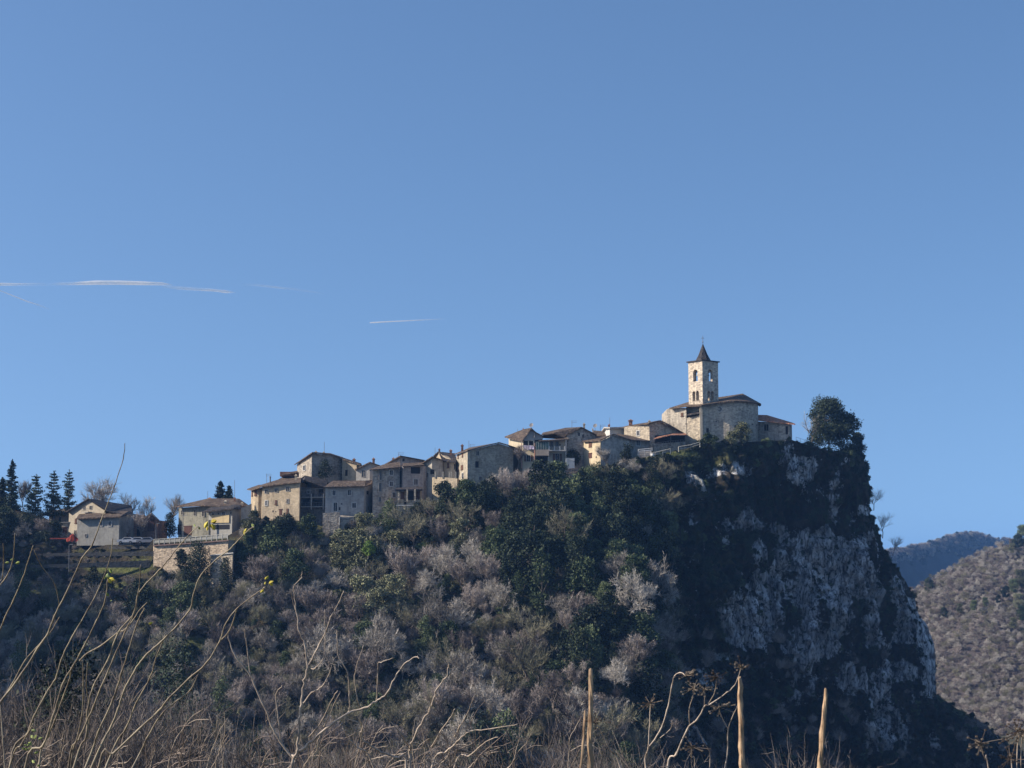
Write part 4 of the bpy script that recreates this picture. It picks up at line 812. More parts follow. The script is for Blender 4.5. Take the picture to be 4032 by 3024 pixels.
# ---------------- templates ----------------
BARE = [grow_tree(7.0, s, spread=sp, mat=mt, upright=up, tw=7, wid=.036, bark=BARK_L if mt is TWIG_G else BARK) for s, sp, mt, up in ((1, .95, TWIG, .5), (2, 1.1, TWIG_G, .35), (3, .8, TWIG, .8), (4, 1.0, TWIG_O, .5), (5, 1.2, TWIG_G, .3))]
EVER = [(stem_mesh(6, s), bush_mesh(5.2, 6.5, s, 4200, .17, m, nb=20)) for s, m in ((1, LEAF_D), (2, LEAF_M), (3, LEAF_D), (4, LEAF_O))]
COLM = [(stem_mesh(7, s, .1), bush_mesh(2.8, 8, s+20, 3000, .15, m, nb=12, shape='column')) for s, m in ((1, LEAF_D), (2, LEAF_M))]
SHRUB = [bush_mesh(3.0, 2.2, s+40, 1500, .13, m, nb=9) for s, m in ((1, LEAF_D), (2, LEAF_O), (3, LEAF_M))]
def twig_bush(seed, mat, w=2.6, h=2.6, n=1300, wid=.045):
    P = np.stack([nr.normal(0, w*.16, n), nr.normal(0, w*.16, n), np.abs(nr.normal(0, .25, n))*h], 1); D = np.stack([nr.normal(0, .5, n), nr.normal(0, .5, n), nr.uniform(.35, 1.2, n)], 1)
    L = nr.uniform(.3, .75, n)*h; V, Q = ribbons(P, D, L, np.full(n, wid)); P2 = P+unit(D)*(L*nr.uniform(.3, .9, n))[:, None]; V2, Q2 = ribbons(P2, unit(D)+nr.normal(size=P.shape)*.6, L*.5, np.full(n, wid*.8))
    return npmesh('crown', np.concatenate([V, V2]), np.concatenate([Q, Q2+len(V)]), mat, 4)
TB = [twig_bush(1, TWIG), twig_bush(2, TWIG_G), twig_bush(3, TWIG_O)]
T_objs = [bpy.data.objects.new('twig_bush', TB[0]), bpy.data.objects.new('twig_bush', TB[1]), bpy.data.objects.new('twig_bush', TB[2])]+[bpy.data.objects.new('shrub', m) for m in SHRUB]+[joined(BARE[i], 'bare') for i in (0, 1, 3)]+[joined(EVER[i], 'ever') for i in (0, 1)]+[bpy.data.objects.new('shrub', bush_mesh(2.6, 1.8, 47, 1400, .13, foliage('leaves_sunny', (.05, .075, .025), (.11, .15, .045), (.24, .28, .11)), nb=9))]  # last shrub kind has lighter green leaves
# template indices: 0-2 twig bushes, 3-5 leafy shrubs, 6-8 bare trees, 9-10 evergreens
# ---------------- slope vegetation ----------------
def surf(i, j):
    a = min(NC-2, int(i)); b = min(NR-2, int(j)); u = i-a; v = j-b
    p = G[a][b]*(1-u)*(1-v)+G[a+1][b]*u*(1-v)+G[a][b+1]*(1-u)*v+G[a+1][b+1]*u*v; return p, INFO[a][b]
class Grid:
    def __init__(s, r): s.r = r; s.d = {}
    def ok(s, p):
        k = tuple(int(math.floor(c/s.r)) for c in p)
        for a in (-1, 0, 1):
            for b in (-1, 0, 1):
                for c in (-1, 0, 1):
                    for q in s.d.get((k[0]+a, k[1]+b, k[2]+c), ()):
                        if (q-p).length < s.r: return False
        s.d.setdefault(k, []).append(p); return True
def inr(px, py, L):
    for x, y, a, b in L:
        if ((px-x)/a)**2+((py-y)/b)**2 < 1: return True
    return False
GREENS = [(2350, 1960, 170, 120), (2560, 1960, 130, 120), (2250, 2200, 330, 170), (2480, 2250, 170, 330), (2300, 2450, 260, 200), (2250, 2700, 180, 150), (1860, 2010, 110, 110), (1930, 1960, 130, 70), (1180, 2090, 90, 60), (1060, 2070, 110, 80), (1010, 2170, 110, 90), (1400, 2110, 160, 50), (1560, 2110, 90, 70), (1450, 2220, 170, 90), (1880, 2290, 70, 60), (700, 2460, 160, 60), (1500, 2440, 110, 50), (1700, 2620, 90, 50), (2080, 1900, 120, 40)]
OLIVES = [(1500, 2330, 260, 170), (1350, 2440, 160, 90), (1650, 2250, 200, 120), (1350, 2190, 180, 60), (2400, 1900, 130, 50)]
DARKS = [(2650, 2350, 160, 500), (2780, 2700, 200, 300)]
items = []; trees = []; evs = []
gA, gB, gC = Grid(3.3), Grid(1.35), Grid(1.5)
def limit(px): return lerp_tab(VEG, px)
for _ in range(16000):
    i = rnd.random()*(NC-1); j = rnd.random()**1.0*(NR-1); p, (px, py, rk) = surf(i, j)
    if px > 2640 or px < -350: continue
    if px < 620 and py < 2350 and not (px < 210 and py < 2140): continue
    if 600 < px < 915 and py < 2260: continue
    if not gA.ok(p): continue
    h = rnd.uniform(4.5, 7.5) if rnd.random() < .7 else rnd.uniform(7.5, 11.5)
    if px < 1250 and py > 2330: h *= .72
    green = inr(px, py, GREENS); oli = inr(px, py, OLIVES); r = rnd.random()
    if 600 < px < 1000 and py < 2330: h *= .5
    tp = proj(p+Vector((0, 0, h)))[1]; lim = limit(px)+rnd.uniform(0, 14)+(14 if 1450 < px < 2330 else 0)
    if tp < lim: h = (py-lim)*p.y/F+.3
    if h < 1.3: continue
    if (green and r < .8) or r < .17: evs.append((p, px, py, h, 'o' if oli else 'g'))
    elif oli and r < .35: evs.append((p, px, py, h*.55, 'o'))
    else: trees.append((p, px, py, h))
for _ in range(60000):
    i = rnd.random()*(NC-1); j = rnd.random()*(NR-1); p, (px, py, rk) = surf(i, j)
    if px < -350: continue
    cliff = px > 2620+60*math.sin(py*.01)
    if px < 600 and (2140 if px < 200 else 2105) < py < 2330:
        s = rnd.uniform(.25, .5)
    else: s = rnd.uniform(.35, .95)
    if 600 < px < 915 and py < 2225: continue
    if cliff:
        if rk > .58 and rnd.random() > .10: continue
        if rk > .2: s *= .6
        if not gC.ok(p): continue
        tp = py-2.0*s*F/p.y
        if tp < limit(px)-16: s *= .5
        if px > 3350 and s > .9: s = .8
        items.append((p+Vector((0, .3, -.35)), rnd.uniform(0, 6.28), s*1.1, rnd.choice([3, 3, 3, 5, 3, 0 if py > 2500 else 3, 3])))
        continue
    if not gB.ok(p): continue
    if inr(px, py, [(470, 2240, 150, 24), (220, 2335, 170, 16), (800, 2560, 110, 20)]): continue
    tp = py-2.3*s*F/p.y
    if tp < limit(px)-6: s *= .5
    if py-1.2*F/p.y < limit(px)-8: continue
    green = inr(px, py, GREENS); oli = inr(px, py, OLIVES); r = rnd.random()
    if px < 600 and py < 2330: k = rnd.choice([3, 3, 4, 0])
    elif green: k = rnd.choice([3, 3, 5, 5, 4, 1])
    elif oli: k = rnd.choice([4, 2, 4, 5, 0, 11])
    elif inr(px, py, [(1400, 2140, 130, 35), (1460, 2190, 60, 60), (2300, 1960, 120, 80), (1240, 2130, 60, 30), (2620, 1795, 80, 14)]): k = rnd.choice([11, 4, 5])
    else: k = rnd.choice([0, 1, 2, 5, 2, 3, 4, 4, 3])
    items.append((p-Vector((0, 0, .15)), rnd.uniform(0, 6.28), s, k))
def vis(t): return -80 < t[1] < 4100 and t[2] < 3150
def zone(px, py):
    if px < 950: z = 'below the retaining wall and bay house'
    elif px < 1750: z = 'below the left cluster of houses'
    else: z = 'below the big ivied cliff house'
    return ('high on the slope ' if py < 2350 else 'halfway down the slope ' if py < 2680 else 'low on the slope ')+z
trees.sort(key=lambda t: -t[3]*(1 if vis(t) else .01)); evs.sort(key=lambda t: -t[3]*(1 if vis(t) else .01))
for n, (p, px, py, h) in enumerate(trees):
    k = rnd.choice([0, 1, 2, 3, 1, 2, 4, 3]); rz = rnd.uniform(0, 6.28)
    if n < 270 and vis((p, px, py)): place('bare_tree', BARE[k], p, h/7.0, rz, 'bare leafless brown tree '+zone(px, py), 'bare tree', 'bare trees '+zone(px, py))
    else: items.append((p, rz, h/7.0, 6+(k % 3)))
for n, (p, px, py, h, kd) in enumerate(evs):
    rz = rnd.uniform(0, 6.28); col = rnd.random() < .35
    if n < 170 and vis((p, px, py)):
        if kd == 'o': place('evergreen_tree', EVER[3], p, h/6.5, rz, 'olive green leafy tree '+zone(px, py), 'evergreen tree', 'olive green trees '+zone(px, py))
        elif col: place('ivy_covered_tree', COLM[rnd.randint(0, 1)], p, h/8*1.15, rz, 'slim ivy clad tree '+zone(px, py), 'ivy clad tree', 'slim ivy clad trees '+zone(px, py))
        else: place('evergreen_tree', EVER[rnd.choice([0, 1, 2])], p, h/6.5, rz, 'dense dark green tree '+zone(px, py), 'evergreen tree', 'dark green trees '+zone(px, py))
    else: items.append((p, rz, h/6.5, 9+rnd.randint(0, 1)))
scatter_stuff('undergrowth', 'tangled bushes, ivy and small trees covering slope and cliff', 'undergrowth', items, T_objs)
# ---------------- single plants on the hill ----------------
def ev_at(px, py_base, py_top, Y, wpx, label, mat=LEAF_D, seed=1, n=6000, shape='round', size=.15, name='evergreen_bush', cat='bush', nb=22, base=0., trunks=True):
    g = at(px, py_base, Y); h = (py_base-py_top)*Y/F; w = wpx*Y/F
    return place(name, (stem_mesh(h*.9, seed), bush_mesh(w, h, seed, n, size, mat, nb=nb, shape=shape, base=base*h)), g, 1, 0, label, cat)
ev_at(1120, 2110, 2026, 338, 120, 'round dark green bush right below the bay house door', LEAF_D, 71)
ev_at(1000, 2110, 2010, 343, 75, 'yellow green bush at the left foot of the bay house', LEAF_O, 72, 3500)
ev_at(1215, 2110, 2022, 337, 80, 'mid green bush under the dark balcony house', LEAF_M, 73)
ev_at(780, 2300, 2128, 331, 95, 'tall dark ivy column in front of the retaining wall', LEAF_D, 74, 7000, 'column', name='ivy_column')
ev_at(712, 2250, 2158, 332, 62, 'low dark ivy bush against the retaining wall, left of the ivy column', LEAF_D, 75, 2500)
ev_at(1550, 2035, 1988, 340, 26, 'pale green clipped hedge arch below the stone outbuilding', LEAF_O, 76, 1200)
ev_at(1660, 2080, 2020, 336, 34, 'bright green pointed shrub among the slope terraces', LEAF_Y, 77, 1800, 'cone', name='conical_shrub', size=.12)
ev_at(1600, 2090, 2062, 335, 90, 'light green low shrubs on the garden terrace', LEAF_O, 78, 2500)
ev_at(1450, 2190, 2130, 325, 60, 'bright green bush lower on the slope beneath the garden terrace', LEAF_Y, 79, 2000)
ev_at(2470, 1850, 1745, 342, 48, 'dark ivy climbing the right edge of the grey gable', LEAF_D, 80, 2500, 'column', name='ivy')
ev_at(2925, 1745, 1664, 350, 80, 'sunlit olive bush against the church apse', LEAF_O, 81, 4000)
ev_at(2880, 1750, 1700, 349, 60, 'smaller olive bush left of the apse bush', LEAF_O, 82, 2000)
ev_at(2790, 1755, 1708, 349, 55, 'green bush at the corner of the church', LEAF_M, 83, 2500)
ev_at(2255, 1830, 1768, 350, 60, 'dark ivy mass on the wall between veranda house and golden house', LEAF_D, 84, 3000)
ev_at(1280, 1890, 1808, 359, 70, 'dark creeper spread over the shaded wall of the tall corner house', LEAF_D, 85, 1500)
ev_at(1840, 2080, 1905, 336, 130, 'big dark ivy mass under the big cliff house', LEAF_D, 86, 9000)
ev_at(1760, 2000, 1900, 341, 70, 'ivy hanging below the sunlit terrace block', LEAF_M, 87, 3000)
ev_at(2320, 2010, 1835, 337, 170, 'large bright green leafy mass below the golden house', LEAF_M, 88, 12000)
ev_at(2420, 1990, 1850, 336, 150, 'green leafy mass right of the large one below the golden house', LEAF_O, 89, 9000)
for n, (px, pb, pt, w, Y) in enumerate(((1095, 2090, 2040, 30, 337),)): pass
# dense evergreen on the cliff corner: several trunks of one clump are separate trees
def oak(px, pb, pt, w, Y, lab, seed, n, sz=.2, nb=26):
    g = at(px, pb, Y); h = (pb-pt)*Y/F; W = w*Y/F; place('evergreen_oak', (stem_mesh(h*.9, seed, .18, 4), bush_mesh(W, h, seed, n, sz, LEAF_D, nb=nb, base=h*.05)), g, 1, 0, lab, 'evergreen tree')
oak(3262, 1790, 1564, 185, 372, 'large dense dark evergreen on the cliff corner', 91, 15000)
oak(3335, 1860, 1618, 150, 372, 'dark evergreen leaning out right of the large one on the cliff corner', 92, 9000)
oak(3378, 1960, 1690, 92, 378, 'dark evergreen hanging on the cliff edge below the corner trees', 93, 7000)
oak(3400, 2060, 1880, 60, 379, 'small dark evergreen clinging to the upper right cliff edge', 94, 4000)
oak(3340, 1960, 1760, 110, 371, 'shaded evergreen mass in front of the cliff corner trees', 95, 8000)
def bare(px, pb, pt, Y, lab, seed, spread=1., mat=TWIG_G, up=.5, low=.22, wid=.04, lv=3, tw=8, sx=1):
    g = at(px, pb, Y); h = (pb-pt)*Y/F; place('bare_tree', grow_tree(h, seed, spread, low, lv, wid, tw, mat, up and BARK, up), g, (sx, sx, 1), 0, lab, 'bare tree')
bare(3184, 1765, 1612, 371, 'slender bare tree between church annex and dense evergreen', 101, .9, wid=.02, tw=4)
bare(3440, 2000, 1915, 386, 'thin bare shrub on the upper right cliff edge', 102, 1.1, wid=.018, tw=3)
bare(3475, 2110, 2010, 388, 'second thin bare shrub lower on the cliff edge', 103, 1., wid=.018, tw=3)
bare(3515, 2180, 2105, 389, 'lowest thin bare shrub on the cliff edge above the far ridge', 104, 1., wid=.018, tw=3)
bare(2035, 1850, 1740, 348, 'thin dark bare sapling against the cream house wall', 105, .7, TWIG, .6, wid=.03)
for i, (px, pb, pt) in enumerate(((1960, 2000, 1850), (2010, 2020, 1880), (2400, 1850, 1745), (2120, 1990, 1900), (1990, 2110, 1960))):
    bare(px, pb, pt, 338, ['pale leafless tree against the shaded cliff house gable', 'pale leafless tree right of the one on the cliff house gable', 'bare climber on the grey vine covered gable', 'bare tree under the veranda house', 'tall pale bare trunk among the bushes under the cliff house'][i], 110+i, .7, TWIG_G, .7)
# left skyline
bare(407, 2030, 1862, 378, 'big round leafless tree behind the cream gabled house', 121, 1.25, TWIG_G, .35, .12, .02, 4, 2, sx=1.0)
bare(525, 2060, 1935, 376, 'wide hazy bare tree behind the annex roof', 122, 1.1, TWIG_G, .7, .15, .02, 3, 5)
bare(580, 2060, 1945, 378, 'upright bare tree behind the brick building', 123, .9, TWIG_G, .9, .15, .02, 3, 5)
bare(655, 2070, 1935, 372, 'bare tree left of the long olive house', 124, .9, TWIG_G, .7, .2, .02, 3, 6)
bare(90, 2000, 1885, 385, 'pale bare tree between the tall narrow cypress and the conifers', 125, .8, TWIG_G, .8)
bare(520, 2142, 2020, 352, 'pollarded dark street tree in front of the grey annex side', 126, .6, TWIG, .8, .45, .05, 2, 6)
bare(554, 2142, 1998, 352, 'taller pollarded street tree right of the first', 127, .6, TWIG, .8, .45, .05, 2, 6)
ev_at(668, 2110, 2015, 362, 42, 'narrow dark ivy clad trunk left of the long olive house', LEAF_D, 128, 2200, 'column', name='ivy_covered_tree', cat='tree')
def con(px, pb, pt, wpx, Y, lab, seed, **kw):
    g = at(px, pb, Y); h = (pb-pt)*Y/F; place('conifer', conifer_meshes(h, wpx*Y/F, seed, **kw), g, 1, 0, lab, 'conifer')
con(42, 2030, 1808, 62, 366, 'tall narrow spire shaped cypress at the far left', 131, n_t=24, power=.75, sparse=1.5)
con(5, 2030, 1880, 60, 368, 'dark conifer cut by the left edge', 132, n_t=20, mat=LEAF_D, sparse=2)
con(138, 2050, 1868, 84, 370, 'left one of the three conifers beside the cream gabled house', 133, n_t=15, power=.65, sparse=1.1)
con(208, 2050, 1854, 80, 369, 'middle one of the three conifers beside the cream gabled house', 134, n_t=15, power=.65, sparse=1.1)
con(268, 2040, 1850, 80, 374, 'sparse pale conifer directly left of the cream gabled house', 135, n_t=15, power=.75, sparse=.9)
con(867, 1990, 1893, 44, 372, 'left and taller conical conifer above the long olive roof', 136, n_t=16, sparse=1.6, mat=LEAF_D)
con(901, 1990, 1912, 40, 372, 'right and shorter conical conifer above the long olive roof', 137, n_t=14, sparse=1.6, mat=LEAF_D)
# dark bushes under the conifers
for n, (px, pb, pt, w) in enumerate(((20, 2110, 1990, 90), (95, 2110, 2010, 100), (150, 2120, 2025, 90), (215, 2120, 2050, 70), (60, 2160, 2080, 110), (170, 2150, 2090, 90))):
    ev_at(px, pb, pt, 362-n*1.5, w, ['dark bush at the foot of the spire cypress', 'dark bush between cypress and conifers', 'dark bush under the left conifer of three', 'dark bush beside the stone cottage', 'low olive bush on the bank under the cypress', 'low olive bush left of the orange netting'][n], LEAF_D if n < 4 else LEAF_O, 140+n, 3000)
# unseen wood on the rise added beyond the left edge
it = []
for _ in range(500):
    x = rnd.uniform(-235, -122); y = rnd.uniform(270, 430); e = max(0, 1-((x+185)/68)**2); f = max(0, 1-((y-350)/105)**2)
    if proj((x, y, 10))[0] > -40: continue
    it.append((Vector((x, y, -46+72*min(1, e*1.3)*min(1, f*1.4))), rnd.uniform(0, 6.28), rnd.uniform(1., 1.6), rnd.choice([6, 7, 9, 10])))
scatter_stuff('wood', 'mixed wood on the rise beyond the left edge', 'wood', it, T_objs)
# right hillside wood
it = []; gD = Grid(1.9)
for _ in range(70000):
    a = rnd.randint(0, 158); b = rnd.randint(0, 88); u, v = rnd.random(), rnd.random(); p = RH[a][b].lerp(RH[a+1][b], u).lerp(RH[a][b+1].lerp(RH[a+1][b+1], u), v); px, py = proj(p)
    if px < 3500 or px > 4250 or py > 3060 or not gD.ok(p): continue
    n = fbm((px*.006, py*.006, 7), 1, 3)
    if rnd.random() < .25 and py > 2500 and n > 0: continue
    it.append((p, rnd.uniform(0, 6.28), rnd.uniform(.3, .55), rnd.choice([9, 10, 7]) if n > .66 else rnd.choice([6, 7, 7, 8])))
scatter_stuff('wood', 'purple brown leafless wood covering the right hillside', 'wood', it, T_objs)
GP = [(4008, 2155, 60, 0), (4030, 2140, 78, 1), (3985, 2175, 42, 2), (3660, 2330, 60, 3), (3990, 2330, 55, 4), (4020, 2310, 75, 5), (3960, 2350, 50, 6), (3835, 2400, 42, 7), (3780, 2410, 40, 8), (3720, 2425, 40, 9), (3880, 2385, 38, 10), (4010, 2390, 60, 11), (3930, 2370, 34, 12), (4025, 2440, 60, 13), (3990, 2470, 45, 14)]
for px, pb, hp, n in GP:
    tp = lerp_tab(RT, px); t = max(0, (pb-tp)/(3300-tp)); Y = 760-240*t-3; g = at(px, pb, Y); h = hp*Y/F
    z = 'on the crest of the right hillside' if n < 3 else 'at the gap beside the cliff' if n == 3 else 'in the green patches of the right hillside'
    place('pine_tree', EVER[[0, 1, 3][n % 3]], g-Vector((0, 0, .5)), h/6.5, n*1.1, 'green pine '+z, 'pine tree', None if n == 3 else 'green pines '+z)
# far ridge trees
it = []
for _ in range(2600):
    a = rnd.randint(0, 118); b = int(abs(rnd.gauss(0, 1))*2.2) % 48; p = FH[a][b].lerp(FH[a+1][b+1], rnd.random()); px, py = proj(p)
    if 3450 < px < 4060: it.append((p, rnd.uniform(0, 6.28), rnd.uniform(.8, 1.4), rnd.choice([6, 7, 9])))
scatter_stuff('wood', 'wood on the distant blue ridge', 'wood', it, T_objs)

# ---------------- near slope trees ----------------
TWIG_N = foliage('twigs_near', (.025, .022, .024), (.065, .055, .052), (.28, .235, .205))
NEAR = [grow_tree(13.0, s, spread=sp, mat=TWIG_N, upright=up, lv=4, tw=2, wid=.014, bark=BARK) for s, sp, up in ((21, .95, .6), (22, 1.05, .5), (23, .85, .75))]
NS = [(60, 2560, 62, 0), (240, 2620, 70, 1), (420, 2560, 85, 2), (620, 2650, 66, 0), (840, 2640, 90, 1), (960, 2740, 62, 2), (1120, 2760, 84, 0), (1290, 2700, 95, 1), (1420, 2790, 70, 2), (1600, 2760, 92, 0), (1760, 2700, 100, 1), (1880, 2800, 72, 2), (2030, 2700, 100, 0), (2140, 2820, 76, 1), (2290, 2830, 90, 2), (2460, 2870, 82, 0), (2640, 2880, 95, 1), (2790, 2930, 80, 2), (2990, 2820, 100, 1), (3120, 2900, 90, 0), (-80, 2500, 75, 2), (150, 2450, 100, 1), (330, 2460, 105, 0), (540, 2540, 110, 1), (740, 2560, 108, 2)]
lab = ['first', 'second']
NS = [q for i, q in enumerate(NS) if i % 4 != 3]
for n, (px, pt, Y, k) in enumerate(NS):
    t = at(px, pt, Y); g = gz(t.x, Y); h = max(4, t.z-g)
    z = 'bottom left corner' if px < 700 else 'bottom centre left' if px < 1400 else 'bottom centre' if px < 2400 else 'bottom right of centre'
    place('bare_tree', NEAR[k], Vector((t.x, Y, g)), (h/13.0*.8, h/13.0*.8, h/13.0), n*1.3, 'nearer leafless tree rising into the '+z, 'bare tree', 'nearer bare trees in the '+z)
for px, pt, Y, w, lb, sd, mt in ((270, 2520, 100, 5.2, 'tall dark evergreen low at the left behind the long shoots', 151, LEAF_D), (190, 2700, 90, 4.5, 'dark evergreen lower left of the tall one', 152, LEAF_D), (720, 2480, 140, 6, 'dark green pine behind the arching shoots', 153, LEAF_C)):
    t = at(px, pt, Y); g = gz(t.x, Y); h = t.z-g
    place('evergreen_tree', (stem_mesh(h*.9, sd), bush_mesh(w, h, sd, 16000, .13, mt, nb=26, shape='column')), Vector((t.x, Y, g)), 1, 0, lb, 'evergreen tree')
it = []
for _ in range(350):
    Y = rnd.uniform(60, 125); px = rnd.uniform(-200, 3400); t = at(px, 3100, Y); it.append((Vector((t.x, Y, gz(t.x, Y)-.2)), rnd.uniform(0, 6.28), rnd.uniform(.3, .55), rnd.choice([0, 1, 2, 0])))
scatter_stuff('brushwood', 'low brushwood on the near slope under the frame edge', 'brushwood', it, T_objs)

# ---------------- foreground shoots ----------------
def shoot_mat(name, c, c2):
    m, nt, b = newmat(name); n = noisen(nt, texco(nt, (1, 1, 1)), 14, 4, .7); r = ramp(nt, n, [(.35, c2), (.6, c)]); nt.links.new(r.outputs[0], b.inputs['Base Color']); b.inputs['Roughness'].default_value = .55; b.inputs['Specular IOR Level'].default_value = .3; return m
SHOOT = shoot_mat('young_bark', (.36, .30, .21), (.13, .10, .08)); TWB = shoot_mat('grey_bark', (.54, .44, .35), (.22, .17, .135)); TWD = shoot_mat('dark_bark', (.26, .2, .17), (.10, .08, .07)); STK = shoot_mat('split_wood', (.48, .33, .20), (.20, .12, .07))
YLEAF = foliage('yellow_leaf', (.28, .24, .04), (.5, .40, .06), (.6, .5, .1)); GLEAF = foliage('green_leaf', (.12, .16, .04), (.24, .28, .08), (.34, .38, .15)); DRY = foliage('dry_seed', (.06, .045, .04), (.12, .09, .07), (.3, .24, .18))
def smooth_path(pts, m=5):
    P = [pts[0]]+pts+[pts[-1]]; out = []
    for i in range(1, len(P)-2):
        for k in range(m):
            t = k/m; a, b, c, d = P[i-1:i+3]; out.append((b*2+(c-a)*t+(a*2-b*5+c*4-d)*t*t+(b*3-a-c*3+d)*t**3)*.5)
    out.append(P[-1]); return out
def shoot(root, path, Y0, w0, w1, mat, rootpt=None, dY=.5, name='branch', kink=.6):
    """path from tip to base in photo px; w in px"""
    n = len(path); pts = [at(x, y, Y0+dY*(i/(n-1)-.5)) for i, (x, y) in enumerate(path)]
    if rootpt is not None: pts += [pts[-1].lerp(rootpt, .5)+Vector((0, 0, .05)), rootpt]
    sp = smooth_path(pts); r0, r1 = w0*.75*Y0/F/2, w1*.75*Y0/F/2; m = len(sp); rad = []
    for i in range(m): rad.append((r0+(r1-r0)*i/(m-1))*(1+.28*(i % 5 == 0))); 
    sp = [q+Vector((rnd.gauss(0, 1), 0, rnd.gauss(0, 1)))*(r1*.22*kink) for q in sp]
    k = MB(); k.tube(sp, rad, 7); o = k.build(name, mat, root, smooth=True)
    # buds
    b = MB()
    for i in range(3, m-6, 4):
        d = (sp[i+1]-sp[i]).normalized(); s = d.cross(Vector((0, 1, 0))).normalized()*(1 if (i//4) % 2 else -1); b.tube([sp[i]+s*rad[i]*.6, sp[i]+s*rad[i]*1.9-d*rad[i]*1.6], [rad[i]*.5, rad[i]*.15], 4)
    if b.n: b.build('bud', mat, o)
    return o, sp
def leafset(parent, px, py, Y, n, size, mat, spr=12, name='leaf'):
    for i in range(n):
        c = at(px+rnd.gauss(0, spr), py+rnd.gauss(0, spr), Y+rnd.gauss(0, .02)); L = size*rnd.uniform(.5, 1.0)*Y/F; d = Vector((rnd.gauss(0, 1), rnd.gauss(0, .5), rnd.gauss(-.4, .8))).normalized(); s = d.cross(Vector((rnd.gauss(0, .4), 1, rnd.gauss(0, .3)))).normalized(); u = s.cross(d)
        k = MB(); vs = []; 
        for t, w in ((0, .02), (.25, .22), (.5, .3), (.75, .2), (1, .02)): vs += [c+d*L*t-s*L*w+u*L*.08*math.sin(t*3), c+d*L*t+u*L*.14*math.sin(t*3)*-1, c+d*L*t+s*L*w+u*L*.08*math.sin(t*3)]
        k.add(vs, [(a*3+j, a*3+j+1, a*3+j+4, a*3+j+3) for a in range(4) for j in (0, 1)]); k.build(name, mat, parent)
def gp(px, Y, dx=0): x = at(px, 3024, Y).x+dx; return Vector((x, Y, gz(x, Y)-.05))
g0 = gp(0, 5.2, -.1); R1 = empty('young_tree', g0, 'cluster of long arching pale shoots rising from the bottom left', 'young tree')
S = [([(492, 1745), (485, 1805), (447, 1923), (401, 2042), (365, 2142), (323, 2200), (268, 2319), (214, 2429), (189, 2493), (149, 2553), (75, 2670), (0, 2767), (-120, 2930)], 3, 15), ([(234, 2429), (205, 2480), (180, 2510), (100, 2600), (45, 2700), (-10, 2780), (-110, 2900)], 4, 11),
     ([(443, 2120), (433, 2200), (393, 2309), (348, 2399), (283, 2508), (241, 2598), (219, 2672), (184, 2727), (134, 2822), (109, 2886), (40, 3015)], 4, 12), ([(423, 2285), (415, 2364), (380, 2444), (331, 2543), (288, 2623), (246, 2697), (209, 2822), (169, 2936), (99, 3024)], 5, 14),
     ([(281, 2630), (272, 2680), (250, 2740), (215, 2840), (190, 2900), (154, 3023)], 6, 12), ([(779, 2073), (756, 2094), (711, 2143), (665, 2200), (627, 2245), (547, 2334), (530, 2410), (465, 2493), (425, 2600), (368, 2702), (345, 2800), (340, 2900), (290, 3024)], 4, 13),
     ([(580, 2371), (547, 2405), (525, 2440), (490, 2480), (465, 2490), (400, 2540), (343, 2573), (315, 2600)], 4, 9), ([(554, 2225), (547, 2314), (527, 2414), (492, 2488), (448, 2588), (398, 2707), (368, 2782), (318, 2896), (278, 3024)], 4, 13),
     ([(569, 2394), (542, 2449), (507, 2558), (477, 2657), (448, 2747), (388, 2881), (338, 3020)], 5, 13), ([(1001, 2073), (980, 2086), (936, 2130), (898, 2168), (855, 2200), (791, 2265), (761, 2344), (748, 2399), (696, 2464), (632, 2528), (572, 2583), (532, 2638), (490, 2717), (465, 2790), (438, 2861), (360, 3024)], 4, 13),
     ([(651, 2500), (612, 2598), (592, 2667), (537, 2767), (497, 2866), (423, 3006)], 5, 12), ([(1045, 2310), (1034, 2319), (1000, 2344), (930, 2399), (885, 2464), (865, 2523), (815, 2608), (756, 2662), (666, 2747), (627, 2797), (547, 2871), (448, 2966), (388, 3023)], 4, 13),
     ([(932, 2399), (905, 2480), (865, 2525)], 5, 7), ([(781, 2657), (746, 2722), (686, 2767), (632, 2817), (577, 2911), (522, 3023)], 5, 11), ([(130, 2150), (114, 2200), (90, 2275), (50, 2369), (20, 2429), (-5, 2490), (-60, 2600)], 4, 10), ([(60, 2100), (50, 2210), (25, 2270), (-10, 2320), (-60, 2420)], 4, 10),
     ([(12, 2140), (14, 2200), (8, 2280), (-20, 2400)], 4, 8), ([(130, 2850), (85, 2930), (37, 3024)], 6, 12), ([(325, 2600), (328, 2700), (322, 2820), (300, 2920), (270, 3024)], 5, 10), ([(345, 2610), (340, 2700), (352, 2800), (345, 2900)], 4, 6), ([(135, 2170), (165, 2230), (215, 2300), (235, 2390)], 3, 5)]
